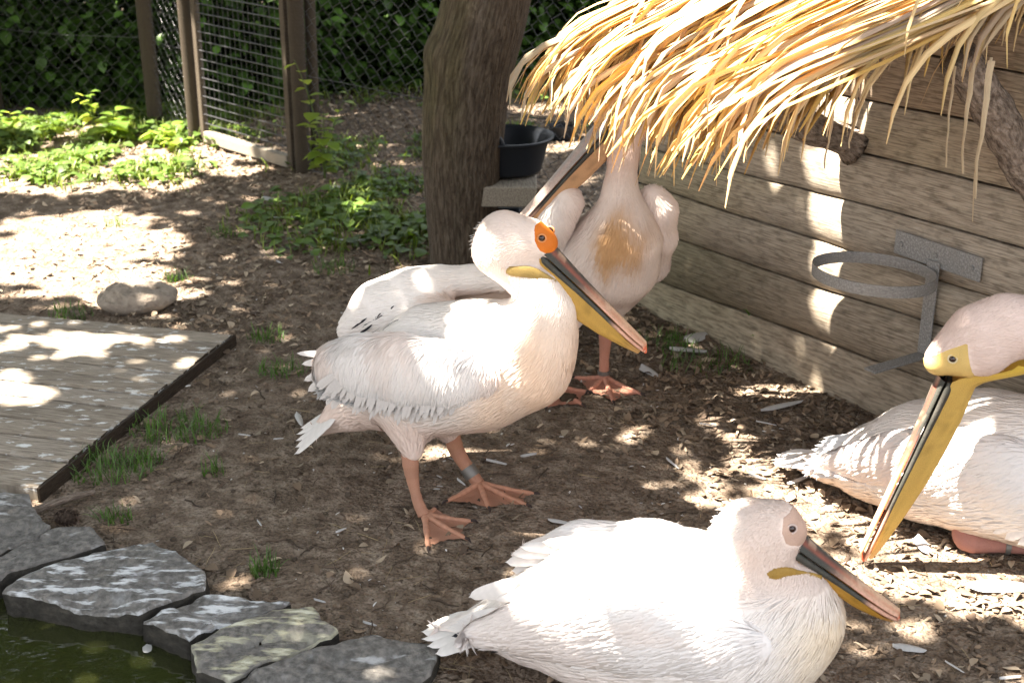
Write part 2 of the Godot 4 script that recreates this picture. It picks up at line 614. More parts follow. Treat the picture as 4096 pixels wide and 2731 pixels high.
	for q in rows:
		for j in 48:
			var a := TAU * j / 48
			r.vert(Vector3(1.19 + cos(a) * q[0], q[1] + sin(a) * q[0] * 0.075, 0.19 + sin(a) * q[0]), Color.WHITE, Vector2(a, q[1]))
	r.sheet(0, 5, 48, true)
	put("ring", r.mesh(), M.steel, h)
	tag(h, "grey metal bucket holder with a flat ring bolted to the wall", "bracket")


# ------------------------------------------------------------------ boarded platform
func platform() -> void:
	var n_ := Vector3(-0.275, 0, 0.961)     # along the near-running side edge
	var d_ := Vector3(-0.961, 0, -0.275)    # along the boards, away from the edge
	d_ = Vector3(-0.971, 0, -0.24)
	var p := base("boarded_platform", Vector3(-0.898, -0.025, -4.25))
	var ends := [0.0, 0.085, 0.155, 0.255, 0.335, 0.415, 0.505, 0.600, 0.735, 0.835, 0.950, 1.100]
	for k in ends.size() - 1:
		var b := MB.new()
		var n := 44
		var lo: float = ends[k] + 0.005
		var hi: float = ends[k + 1] - 0.004
		var jut := rf(-0.004, 0.004)
		var tone := rf(0.82, 1.12)
		for i in n + 1:
			var s := 2.4 * i / n - jut
			for j in 9:
				var u: float = [0.0, 0.0, 0.04, 0.25, 0.5, 0.75, 0.96, 1.0, 1.0][j]
				var y: float = [-0.0, 0.055, 0.060, 0.061, 0.060, 0.061, 0.060, 0.055, 0.0][j]
				var cup := ns(s, k * 2.0, 0.8) * 0.003 + ns(s, u * 0.1 + k, 9.0) * 0.0012
				var q := n_ * lerpf(lo, hi, u) + d_ * s
				if i == 0:
					q -= d_ * -0.002 * absf(u - 0.5)
				var c := tone + 0.2 * ns(s * 0.5, u * 0.1 + k * 1.7, 3.0)
				b.vert(q + Vector3(0, y + (cup if y > 0.01 else 0.0), 0), Color(c, c * 0.985, c * 0.96), Vector2(s + k * 0.31, u * 0.1 + k * 0.17))
		b.sheet(0, n + 1, 9)
		var c0 := b.vert(n_ * (lo + hi) / 2.0 + d_ * -jut + Vector3(0, 0.03, 0), Color(0.16, 0.135, 0.11))
		var r0 := b.v.size()
		for j in 9:
			b.vert(b.v[j], Color(0.2, 0.17, 0.14), b.uv[j])
		for j in 8:
			b.tri(c0, r0 + j, r0 + j + 1)
		var e := put("plank", b.mesh(), M.deck, p)
	var sb := MB.new()
	sb.box(Vector3(-0.004, -0.005, 0.0), Vector3(0.004, 0.059, 1.104), 0.001, Color(0.13, 0.105, 0.085))  # added strip, coloured dark for the shadowed edge of the deck
	var sm := put("side_board", sb.mesh(false), M.post, p)
	sm.position = d_ * -0.0085
	sm.rotation.y = atan2(n_.x, n_.z)
	var be := MB.new()
	be.box(Vector3(-0.02, 0.0, 0.02), Vector3(0.02, 0.05, 1.08), 0.003, g1(0.35))
	var bm := put("bearer", be.mesh(false), M.post, p)
	bm.position = d_ * 0.10 + Vector3(0, -0.006, 0)
	bm.rotation.y = atan2(n_.x, n_.z)
	tag(p, "low weathered wooden platform with white bird droppings on its boards", "platform")


# ------------------------------------------------------------------ stones
func slab(poly: Array, top: float, depth: float, called: String, label: String, seed_: float, ma := "stone") -> void:
	# a flat stone: its outline broken up by noise, a domed top, an undercut side
	var c := Vector2.ZERO
	for q in poly:
		c += Vector2(q[0], q[1])
	c /= poly.size()
	var ring := []
	for i in poly.size():
		var a := Vector2(poly[i][0], poly[i][1])
		var e := Vector2(poly[(i + 1) % poly.size()][0], poly[(i + 1) % poly.size()][1])
		var k := maxi(3, int(a.distance_to(e) / 0.014))
		for j in k:
			var q := a.lerp(e, float(j) / k)
			q += Vector2(ns(q.x + seed_, q.y, 6.0), ns(q.y, q.x + seed_, 6.0)) * 0.012 + Vector2(ns(q.x, q.y, 22.0, seed_), ns(q.y, q.x, 22.0, seed_)) * 0.006
			ring.append(q)
	var o := base(called, Vector3(c.x, 0, c.y))
	var b := MB.new()
	var m := ring.size()
	var rows := [[0.0, 0.0], [0.25, 0.0], [0.45, 0.0], [0.62, 0.0], [0.77, 0.0], [0.88, 0.0], [0.955, 0.0], [0.99, -0.001], [1.0, -0.008], [1.005, -0.35], [0.99, -0.65], [0.96, -1.0]]
	for r in rows:
		for q in ring:
			var w: Vector2 = (q - c) * r[0]
			if r[0] == 0.0:
				w = (q - c) * 0.02
			var p: Vector2 = c + w
			var y := top + ns(p.x, p.y, 3.0, seed_) * 0.006 + ns(p.x, p.y, 12.0, seed_) * 0.003 + ns(p.x, p.y, 40.0, seed_) * 0.0025
			# ledges: thin layers of the slate broken away
			var l := ns(p.x * 0.7, p.y * 1.6, 5.0, seed_ + 3.0)
			y -= 0.007 * smooth01(0.10, 0.13, l) + 0.005 * smooth01(0.3, 0.32, l)
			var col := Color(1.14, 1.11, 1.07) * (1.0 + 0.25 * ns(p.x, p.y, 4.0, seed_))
			if r[1] < -0.02:
				y = top + r[1] * depth
				var k := 0.008 * ns(q.x * 3.0, r[1], 8.0, seed_)
				w *= 1.0 + k * 8.0
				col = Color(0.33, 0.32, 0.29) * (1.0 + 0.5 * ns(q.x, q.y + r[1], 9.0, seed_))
			else:
				y += r[1]
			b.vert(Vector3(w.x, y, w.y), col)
	# the broken side keeps a hard edge against the top
	var s2 := b.v.size()
	for r in range(8, rows.size()):
		for j in m:
			b.vert(b.v[r * m + j], b.c[r * m + j] if r > 8 else b.c[9 * m + j])
	var top_only := MB.new()
	for i in 9 * m:
		top_only.vert(b.v[i], b.c[i])
	top_only.sheet(0, 9, m, true)
	var side := MB.new()
	for i in range(s2, b.v.size()):
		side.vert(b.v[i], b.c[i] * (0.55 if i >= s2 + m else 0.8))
	side.sheet(0, rows.size() - 8, m, true)
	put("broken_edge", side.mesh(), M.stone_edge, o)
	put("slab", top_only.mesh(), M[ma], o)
	tag(o, label, "stone", "flat stones edging the pond")


func stones() -> void:
	slab([[-1.45, -3.17], [-1.203, -3.139], [-1.105, -2.982], [-1.209, -2.79], [-1.45, -2.75]], 0.045, 0.13, "edging_stone", "grey flat stone tucked against the corner of the wooden platform", 1.0)
	slab([[-1.33, -2.74], [-1.17, -2.835], [-1.098, -2.963], [-1.042, -2.986], [-0.993, -2.976], [-0.947, -2.899], [-1.135, -2.768], [-1.20, -2.70], [-1.33, -2.68]], 0.045, 0.14, "edging_stone", "dark flat stone between the platform stone and the largest slab", 4.0)
	slab([[-1.115, -2.695], [-1.094, -2.753], [-0.964, -2.862], [-0.835, -2.902], [-0.783, -2.869], [-0.681, -2.767], [-0.674, -2.709], [-0.717, -2.672], [-0.797, -2.598], [-0.983, -2.645]], 0.042, 0.15, "edging_stone", "largest edging slab, broad and smeared with white droppings", 7.0, "stone_white")
	slab([[-0.783, -2.585], [-0.703, -2.655], [-0.667, -2.690], [-0.48, -2.663], [-0.522, -2.622], [-0.623, -2.565], [-0.664, -2.508]], 0.042, 0.15, "edging_stone", "pointed grey slab between the largest slab and the yellowish one", 10.0, "stone_white")
	slab([[-0.656, -2.486], [-0.610, -2.545], [-0.514, -2.611], [-0.425, -2.623], [-0.358, -2.536], [-0.401, -2.507], [-0.525, -2.402], [-0.562, -2.358], [-0.628, -2.406]], 0.042, 0.16, "edging_stone", "thick rough slab with yellowish white crust by the pond corner", 13.0, "stone_crust")
	slab([[-0.535, -2.337], [-0.518, -2.381], [-0.42, -2.465], [-0.276, -2.515], [-0.151, -2.473], [-0.162, -2.392], [-0.216, -2.308], [-0.385, -2.16]], 0.045, 0.15, "edging_stone", "tan sunlit slab lying behind the resting pelican's tail", 16.0)
	# concrete lip of the pond under the stones
	var lip := MB.new()
	var line := [Vector2(-3.0, -2.80), Vector2(-1.5, -2.80), Vector2(-1.14, -2.775), Vector2(-0.97, -2.715), Vector2(-0.82, -2.655), Vector2(-0.70, -2.565), Vector2(-0.63, -2.47), Vector2(-0.55, -2.38), Vector2(-0.40, -2.21), Vector2(0.1, -1.72)]
	var n := 0
	for i in line.size() - 1:
		for j in 12:
			var p: Vector2 = line[i].lerp(line[i + 1], j / 12.0)
			var t: Vector2 = (line[i + 1] - line[i]).normalized()
			var nn := Vector2(-t.y, t.x)
			for r in [[-0.02, 0.0], [0.01, -0.004], [0.02, -0.06], [0.025, -0.35], [-0.08, -0.35]]:
				var q: Vector2 = p + nn * (r[0] + ns(p.x, p.y, 6.0) * 0.03)
				lip.vert(Vector3(q.x, r[1] + ns(p.x, r[1], 10.0) * 0.012, q.y), Color(0.34, 0.34, 0.30) * (1.0 + ns(p.x, p.y, 12.0) * 0.5))
			n += 1
	lip.sheet(0, n, 5)
	tag(put("pond_rim", lip.mesh(), M.dirt), "dark wet pond rim under the edging stones", "rim", "", "structure")
	# the rounded boulder
	var bo := MB.new()
	var rows := 22
	var cols := 30
	for i in rows + 1:
		var la := PI * i / rows - PI / 2
		for j in cols:
			var lo := TAU * j / cols
			var d := Vector3(cos(la) * cos(lo), sin(la), cos(la) * sin(lo))
			var k := 1.0 + 0.22 * ns(d.x * 0.25, d.z * 0.25, 2.0, d.y * 0.5) + 0.05 * ns(d.x, d.z, 3.0, d.y * 3.0)
			var p := Vector3(d.x * 0.135, d.y * 0.056 + 0.030, d.z * 0.10) * k
			if d.y > 0.3:
				p.y -= 0.010 * smooth01(0.10, 0.16, ns(d.x, d.z, 1.6, 4.0))
			bo.vert(p, g1(0.95 + 0.25 * ns(d.x, d.y, 2.0, d.z)))
	bo.sheet(0, rows + 1, cols, true)
	var br := put("boulder", bo.mesh(), M.pale_stone)
	br.position = Vector3(-1.285, 0.0, -4.60)
	br.rotation.y = 0.35
	tag(br, "rounded pale boulder on the dirt beyond the wooden platform", "boulder")


# ------------------------------------------------------------------ fences and gate
func round_post(called: String, at: Vector3, r: float, h: float, label: String, lean := Vector3.ZERO) -> void:
	var b := MB.new()
	var pts := []
	var rad := []
	for i in 13:
		pts.append(Vector3(0, -0.05 + h * i / 12.0, 0) + lean * (i / 12.0))
		rad.append(r * (1.0 + 0.08 * ns(i * 0.3, at.x, 1.0)))
	b.tube(pts, rad, 12, [Color(0.19, 0.165, 0.145)])
	var o := put(called, b.mesh(), M.post)
	o.position = at
	tag(o, label, "post", "wooden fence posts")


func chain_link(a: Vector3, e: Vector3, h: float, label: String, pitch := 0.056, sag := 0.0) -> void:
	var o := base("chain_link_fence", a)
	var along := e - a
	var length := along.length()
	along = along.normalized()
	var out := Vector3(-along.z, 0, along.x)
	var b := MB.new()
	# every wire is a zigzag that hooks into its neighbours
	var half := pitch / 2.0
	var wires := int(length / half)
	var steps := int(h / half)
	for w in wires:
		var pts := []
		var rad := []
		for k in steps + 1:
			var lr := 0.0 if k % 2 == 0 else 1.0
			var s := (w + lr) * half
			if w % 2 == 1:
				s = (w + 1.0 - lr) * half
			var bow := 0.012 * ns(s, k * half, 1.2, 3.0)
			for tw in 2:
				var dy := (tw - 0.5) * 0.010
				pts.append(along * (s + 0.004 * (1 if lr > 0 else -1)) + Vector3(0, k * half + dy, 0) + out * (bow + (tw - 0.5) * 0.008))
				rad.append(0.0013)
		b.tube(pts, rad, 4, [], 1.0, false)
	var m := put("wire_mesh", b.mesh(), M.wire, o)
	m.set_meta("kind", "stuff")
	for y in [0.03, 0.46, h]:
		var t := MB.new()
		t.tube([Vector3(0, y, 0), along * (length * 0.5) + Vector3(0, y - 0.012, 0), along * length + Vector3(0, y, 0)], [0.0018, 0.0018, 0.0018], 5)
		put("tension_wire", t.mesh(), M.wire, o)
	tag(o, label, "fence")


func fences() -> void:
	round_post("fence_post", Vector3(-2.79, 0, -7.60), 0.045, 1.9, "dark fence post at the corner of the grassy bank", Vector3(0, 0, 0))
	round_post("fence_post", Vector3(-1.85, 0, -7.28), 0.040, 1.9, "slim brown fence post between the two left mesh panels", Vector3(-0.02, 0, 0))
	round_post("gate_post", Vector3(-1.575, 0, -6.95), 0.034, 2.1, "dark round post that the gate hangs on", Vector3(-0.01, 0, 0))
	round_post("gate_post", Vector3(-0.955, 0, -6.335), 0.036, 2.1, "dark round post beside the leafy sapling", Vector3(0.01, 0, 0))
	round_post("gate_post", Vector3(-0.90, 0, -6.40), 0.024, 2.1, "thin mossy post behind the gate's dark round post", Vector3(0.01, 0, 0))
	chain_link(Vector3(-4.6, 0, -8.2), Vector3(-2.80, 0, -7.60), 1.5, "chain link fence outside the corner post of the bank")
	chain_link(Vector3(-2.78, 0.0, -7.60), Vector3(-1.86, 0, -7.29), 1.5, "wide chain link panel before the leafy bank", 0.075)
	chain_link(Vector3(-1.84, 0, -7.27), Vector3(-1.59, 0, -6.97), 1.5, "narrow chain link panel beside the gate", 0.065)
	chain_link(Vector3(-0.93, 0, -6.32), Vector3(0.43, 0, -5.22), 1.5, "chain link fence running from the gate behind the tree trunk", 0.07)
	# the gate
	var g := base("mesh_gate", Vector3(-1.516, 0, -6.90))
	var to := Vector3(-1.010, 0, -6.385) - g.position
	var length := to.length()
	g.rotation.y = atan2(-to.z, to.x)
	for x in [0.0, length]:
		var b := MB.new()
		b.box(Vector3(x - 0.017, 0.02, -0.016), Vector3(x + 0.017, 2.0, 0.016), 0.003, Color(0.32, 0.29, 0.26))
		put("stile", b.mesh(false), M.post, g)
	var r := MB.new()
	r.box(Vector3(0.018, 0.02, -0.022), Vector3(length - 0.018, 0.075, 0.022), 0.004, g1(1.75))
	put("bottom_rail", r.mesh(false), M.post, g)
	var t := MB.new()
	t.box(Vector3(0.018, 1.94, -0.016), Vector3(length - 0.018, 2.0, 0.016), 0.003, g1(0.9))
	put("top_rail", t.mesh(false), M.post, g)
	var hw := MB.new()
	hw.tube([Vector3(0.01, 0, 0), Vector3(length * 0.3, 0, 0.001), Vector3(length - 0.01, 0, 0)], [0.0026, 0.0026, 0.0026], 6)
	var hm := hw.mesh()
	for k in 40:
		put("wire", hm, M.wire, g).position = Vector3(0, 0.115 + k * 0.0445, 0.006 + rf(-0.002, 0.002))
	var vw := MB.new()
	vw.tube([Vector3(0, 0.07, 0), Vector3(0, 1.95, 0)], [0.0014, 0.0014], 5)
	var vm := vw.mesh()
	for k in 17:
		put("wire", vm, M.wire, g).position = Vector3(0.03 + k * (length - 0.06) / 16.0, 0, 0.0)
	tag(g, "wooden framed gate of welded wire with a pale bottom rail", "gate")


# ------------------------------------------------------------------ trees that shade the yard, their unseen crowns shaped for it
# sunlit places on the ground, where the crowns are left open: x, z, half axes, in metres
var LIT := [[-2.086,-6.35,0.75,0.45],[-1.564,-6.795,0.45,0.42],[-2.35,-7.2,0.5,0.22],[-1.72,-5.30,0.46,0.52],[-1.48,-4.82,0.38,0.24],[-2.4,-7.95,0.35,0.12],[-1.55,-8.0,0.3,0.10],[-0.55,-8.6,0.3,0.08],[-3.0,-8.2,0.3,0.15],[0.6,-8.7,0.25,0.1],[-0.6,-5.75,0.12,0.10],[-1.237,-6.385,0.141,0.139],[-1.302,-4.702,0.115,0.135],[-1.438,-4.194,0.372,0.101],[-1.47,-3.827,0.15,0.18],[-1.237,-4.012,0.06,0.05],[-0.831,-3.915,0.047,0.026],[-0.442,-3.354,0.092,0.035],[-0.233,-3.208,0.061,0.026],[0.139,-3.609,0.061,0.028],[0.317,-3.539,0.108,0.06],[0.473,-3.342,0.137,0.074],[0.575,-3.185,0.165,0.074],[0.734,-3.094,0.26,0.10],[0.879,-2.82,0.31,0.16],[1.06,-2.68,0.18,0.09],[0.778,-2.563,0.051,0.017],[0.938,-2.515,0.073,0.026],[0.677,-2.612,0.056,0.024],[-0.05,-3.117,0.043,0.013],[-0.613,-3.851,0.039,0.016],[-0.158,-2.483,0.045,0.012],[-0.507,-2.547,0.05,0.02],[-0.241,-2.372,0.103,0.023],[-0.879,-2.767,0.058,0.019],[-0.234,-2.487,0.045,0.013],[-0.748,-6.927,0.259,0.08],[-0.644,-6.487,0.224,0.056],[0.242,-6.795,0.234,0.186],[0.153,-7.721,0.215,0.151],[0.304,-6.27,0.119,0.104],[-0.94,-7.667,0.142,0.086],[0.145,-3.08,0.16,0.115],[0.353,-3.184,0.095,0.09],[-0.093,-3.421,0.17,0.10],[0.343,-2.394,0.286,0.22],[0.633,-2.411,0.06,0.11],[0.951,-3.065,0.231,0.2],[1.13,-2.99,0.16,0.17],[0.385,-3.90,0.075,0.12]]


func sunlit(x: float, z: float) -> bool:
	if x > 0.55 and x < 2.9 and z > -4.7 and z < -1.9:   # the thatched roof lies in full sun
		var q := Vector2(x - 1.02, z + 3.42)
		var off := q.x * -0.839 + q.y * 0.544
		var s := q.x * 0.544 + q.y * 0.839
		if off > -0.75 and off < 0.42 and s > -0.62 and s < 0.40 - 0.95 * off:
			if s < -0.42 and off < -0.12:
				return ns(x, z, 7.0, 3.0) > 0.12
			return true
	var n := 0.30 * ns(x, z, 9.0, 1.0) + 0.18 * ns(x, z, 26.0, 4.0)
	for e in LIT:
		var dx: float = (x - e[0]) / e[2]
		var dz: float = (z - e[1]) / e[3]
		if absf(dx) < 1.5 and absf(dz) < 1.5 and dx * dx + dz * dz < (1.0 + n) * (1.0 + n):
			return true
	return false


func leaf_mesh(fold := 0.18, bend := -0.15, serr := 0.0) -> ArrayMesh:
	var b := MB.new()
	var prof := [0.0, 0.30, 0.46, 0.42, 0.26, 0.0]
	for i in 6:
		var t := i / 5.0
		var w: float = prof[i]
		var y := bend * t * t
		b.vert(Vector3(-w, y + fold * w, t))
		b.vert(Vector3(0, y, t))
		b.vert(Vector3(w, y + fold * w, t))
	b.sheet(0, 6, 3)
	return b.mesh()


func trees() -> void:
	var lm := leaf_mesh(0.2, -0.2)
	var crowns := [[], [], []]
	var tints := [[], [], []]
	var s := SUN / SUN.y
	for k in 92000:
		var x := rf(-6.2, 3.4)
		var z := rf(-10.5, 0.6)
		var y := rf(4.0, 5.3)
		if sunlit(x, z):
			continue
		if ns(x, z, 2.6, 8.0) + 0.5 * ns(x, z, 11.0, 5.0) > 0.86:      # thin places between the twigs
			continue
		var p := Vector3(x + s.x * y, y, z + s.z * y)
		var w := 0 if z < -6.0 else 1 if x < -1.2 else 2
		var len := rf(0.095, 0.14)
		var b := Basis.from_euler(Vector3(rf(-0.5, 0.5), rf(0, TAU), rf(-0.5, 0.5)))
		crowns[w].append(Transform3D(b.scaled_local(Vector3(len * 0.75, len, len)), p))
		var t := rf(0.75, 1.3)
		tints[w].append(Color(0.055 * t, 0.105 * t, 0.022 * t))
	# the near trunk, old and leaning, that stands in the picture
	var t0 := base("tree", Vector3(-0.19, 0, -5.03))
	var pts := []
	var rad := []
	var cols := []
	var pr := [[-0.05, 0.02, 0.125], [0.06, 0.012, 0.126], [0.20, 0.008, 0.132], [0.42, 0.010, 0.147], [0.60, 0.024, 0.154], [0.72, 0.040, 0.158], [0.80, 0.058, 0.162], [0.88, 0.080, 0.160], [1.0, 0.106, 0.157], [1.12, 0.118, 0.156], [1.5, 0.17, 0.15], [2.2, 0.2, 0.14], [3.0, 0.25, 0.12], [4.6, 0.3, 0.08]]
	var b0 := MB.new()
	var rows := 70
	var cn := 34
	for i in rows + 1:
		var f: float = pow(float(i) / rows, 1.6) * (pr.size() - 1.0)
		f = float(i) / rows * (pr.size() - 1.0)
		var k := mini(int(f), pr.size() - 2)
		var u := f - k
		var y := lerpf(pr[k][0], pr[k + 1][0], u)
		for j in cn:
			var a := TAU * j / cn
			var r := lerpf(pr[k][2], pr[k + 1][2], u)
			r *= 1.0 + 0.07 * ns(cos(a) * 0.3, sin(a) * 0.3, 2.0, y * 0.3) + 0.03 * ns(cos(a), sin(a), 3.0, y * 0.7)
			r += 0.018 * exp(-pow((y - 0.80) / 0.07, 2.0)) * smooth01(0.2, 0.9, -cos(a))      # the burr on its side
			r -= 0.012 * exp(-pow((y - 0.63) / 0.03, 2.0)) * exp(-pow((a - 1.9) / 0.22, 2.0))
			r -= 0.004 * smooth01(0.25, 0.5, ns(cos(a), sin(a), 5.0, y * 0.12))
			var moss := smooth01(0.1, 0.9, -cos(a) + 0.5 * ns(cos(a), y, 2.0)) * smooth01(0.3, 0.7, y)
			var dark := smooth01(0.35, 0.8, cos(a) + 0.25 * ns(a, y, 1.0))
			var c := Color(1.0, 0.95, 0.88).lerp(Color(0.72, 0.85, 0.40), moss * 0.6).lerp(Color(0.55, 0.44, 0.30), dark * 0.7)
			var streak := 1.0 + 0.3 * ns(cos(a) * 0.6, sin(a) * 0.6, 8.0, y * 0.4)
			b0.vert(Vector3(lerpf(pr[k][1], pr[k + 1][1], u) + cos(a) * r, y, sin(a) * r), c * streak, Vector2(float(j) / cn * 1.0, y * 0.55))
	b0.sheet(0, rows + 1, cn, true)
	put("trunk", b0.mesh(), M.bark, t0)
	var names := ["mossy leaning tree trunk standing behind the pelicans", "unseen shade tree overhead on the pond's side that shades the yard", "unseen tree overhead, its crown shaped to dapple the resting pelicans"]
	for w in 3:
		var t := t0 if w == 0 else base("tree", Vector3([0, -4.4, -1.2][w], 0, [0, -0.9, 1.6][w]))
		if w > 0:
			var tb := MB.new()
			var to: Vector3 = Vector3(-2.6, 4.6, -3.2) if w == 1 else Vector3(-1.0, 4.6, -1.0)
			to -= t.position
			tb.tube([Vector3(0, -0.1, 0), Vector3(0.05, 1.2, 0), Vector3(to.x * 0.3, 3.0, to.z * 0.3), to], [0.17, 0.14, 0.11, 0.05], 14, [], 1.0, true, Vector2(1, 0.5))
			put("trunk", tb.mesh(), M.bark, t)
		for i in crowns[w].size():
			crowns[w][i].origin -= t.position
		many("shade_crown", lm, M.leaf, crowns[w], tints[w], t)  # unseen leaf cover, its gaps placed to shape sun and shade
		tag(t, names[w], "tree")


# ------------------------------------------------------------------ shrubs behind the fence
func shrubs() -> void:
	var lm := leaf_mesh(0.25, -0.18)
	var spots := [[-3.5, -8.35, 1.0, 1.25, "leafy bush at the corner of the bank, behind the fence post"], [-2.55, -8.25, 0.85, 1.0, "bramble bush behind the wide chain link panel"], [-1.75, -8.15, 0.8, 1.05, "bush behind the slim post and narrow mesh panel"], [-1.0, -8.75, 0.9, 1.2, "dark bush seen through the gate"], [-0.3, -8.95, 0.85, 1.15, "dark bush behind the leafy sapling and the mesh"], [0.45, -9.0, 0.9, 1.2, "dark bush seen past the tree trunk and the thatch"], [1.2, -9.0, 0.8, 2.2, "bush far behind the hut wall"], [2.1, -8.6, 0.8, 2.2, "bush hidden behind the thatched hut"], [-3.2, -10.4, 1.2, 2.6, "tall hedge bush in the second row behind the corner post"], [-1.6, -10.5, 1.2, 2.6, "tall hedge bush in the second row behind the gate"], [0.0, -10.6, 1.2, 2.6, "tall hedge bush in the second row behind the trunk"], [1.6, -10.5, 1.2, 2.6, "tall hedge bush in the second row behind the hut"]]
	for q in spots:
		var o := base("bush", Vector3(q[0], 0, q[1]))
		var tr := []
		var co := []
		for k in (7500 if q[1] > -9.5 else 4000):
			var a := rf(0, TAU)
			var y := pow(rf(0, 1), 1.5)
			var r: float = q[2] * (0.55 + 0.45 * sin(PI * (0.15 + 0.75 * y))) * sqrt(rf(0.12, 1.0))
			r *= 1.0 + 0.3 * ns(cos(a) + q[0], sin(a), 1.2, y)
			var p := Vector3(cos(a) * r * 1.2, 0.02 + y * q[3], sin(a) * r * 0.75)
			if ns(p.x + q[0], p.y, 4.0, p.z) > 0.42:
				continue
			var len := rf(0.045, 0.095)
			var b := frame(Vector3(cos(a) * 0.8 + rf(-0.7, 0.7), rf(-0.7, 0.4), sin(a) * 0.8 + rf(-0.7, 0.7)), Vector3(rf(-0.4, 0.4), 1, rf(-0.4, 0.4)))
			tr.append(Transform3D(b.scaled_local(Vector3(len * 0.8, len, len)), p))
			var t := rf(0.5, 1.25) if rf(0, 1) < 0.8 else rf(1.6, 2.8)
			co.append(Color(0.036 * t, 0.072 * t, 0.013 * t))
		many("foliage", lm, M.hedge_leaf, tr, co, o)
		for k in 6:
			var st := MB.new()
			var e := Vector3(rf(-0.5, 0.5), rf(0.9, 1.6), rf(-0.3, 0.3))
			st.tube([Vector3(rf(-0.1, 0.1), -0.05, 0), e * 0.5 + Vector3(rf(-0.1, 0.1), 0, 0), e], [0.014, 0.010, 0.005], 6, [g1(0.5)])
			put("stem", st.mesh(), M.bark, o)
		tag(o, q[4], "bush")


# ------------------------------------------------------------------ black tub on its stand
func tub() -> void:
	var t := base("black_tub", Vector3(-0.015, 0.345, -5.12))
	var b := MB.new()
	for q in [[0.0, 0.004], [0.118, 0.0], [0.125, 0.01], [0.152, 0.118], [0.170, 0.124], [0.172, 0.132], [0.164, 0.134], [0.146, 0.118], [0.120, 0.02], [0.0, 0.016]]:
		for j in 36:
			var a := TAU * j / 36
			b.vert(Vector3(cos(a) * q[0], q[1], sin(a) * q[0]))
	b.sheet(0, 10, 36, true)
	put("bowl", b.mesh(), M.black, t)
	for sg in [-1, 1]:
		var h := MB.new()
		var pts := []
		var rad := []
		for i in 13:
			var a := PI * i / 12
			pts.append(Vector3(-cos(a) * 0.036 - 0.055, 0.125 + sin(a) * 0.042, sg * 0.155))
			rad.append(0.009)
		h.tube(pts, rad, 8)
		put("handle", h.mesh(), M.black, t)
	tag(t, "black rubber tub with a loop handle beside the trunk", "tub")
	var st := base("tub_stand", Vector3(-0.055, 0, -5.08))
	for q in [["board", Vector3(-0.12, 0.262, 0.14), Vector3(0.145, 0.335, 0.165), 1.35], ["top_board", Vector3(-0.12, 0.311, -0.2), Vector3(0.145, 0.335, 0.137), 0.9], ["leg", Vector3(-0.11, 0, 0.09), Vector3(-0.06, 0.309, 0.135), 0.7], ["leg", Vector3(0.095, 0, 0.09), Vector3(0.14, 0.309, 0.135), 0.7], ["leg", Vector3(-0.11, 0, -0.19), Vector3(-0.06, 0.309, -0.145), 0.7], ["leg", Vector3(0.095, 0, -0.19), Vector3(0.14, 0.309, -0.145), 0.7]]:
		var bb := MB.new()
		bb.box(q[1], q[2], 0.004, g1(q[3]))
		put(q[0], bb.mesh(false), M.post, st)
	tag(st, "low wooden stand with a grey front board under the tub", "stand")
	var cr := MB.new()
	cr.box(Vector3(-0.055, 0, -0.13), Vector3(0.09, 0.23, 0.085), 0.01)
	var c := put("black_crate", cr.mesh(false), M.black)
	c.position = Vector3(-0.055, 0, -5.08)
	tag(c, "black box in the shade under the tub's stand", "box")
	var pt := MB.new()
	for q in [[0.0, 0.0], [0.05, 0.0], [0.062, 0.075], [0.067, 0.078], [0.062, 0.08], [0.05, 0.01], [0.0, 0.01]]:
		for j in 24:
			var a := TAU * j / 24
			pt.vert(Vector3(cos(a) * q[0], q[1], sin(a) * q[0]))
	pt.sheet(0, 7, 24, true)
	var po := put("black_pot", pt.mesh(), M.black)
	po.position = Vector3(0.245, 0.0, -7.0)
	tag(po, "small black pot on the ground beyond the mesh fence", "pot")
	# dark drum that shows between the standing pelican's neck and the wall
	var dr := MB.new()
	for q in [[0.0, 0.0], [0.092, 0.0], [0.092, 0.02], [0.088, 0.03], [0.088, 0.5], [0.092, 0.51], [0.092, 0.53], [0.0, 0.53]]:
		for j in 28:
			var a := TAU * j / 28
			dr.vert(Vector3(cos(a) * q[0], q[1], sin(a) * q[0]))
	dr.sheet(0, 8, 28, true)
	var d := put("dark_drum", dr.mesh(), mat(Color(0.02, 0.028, 0.045), 0.4))
	d.position = Vector3(0.435, 0, -4.80)
	tag(d, "dark blue drum at the end of the hut wall", "drum")


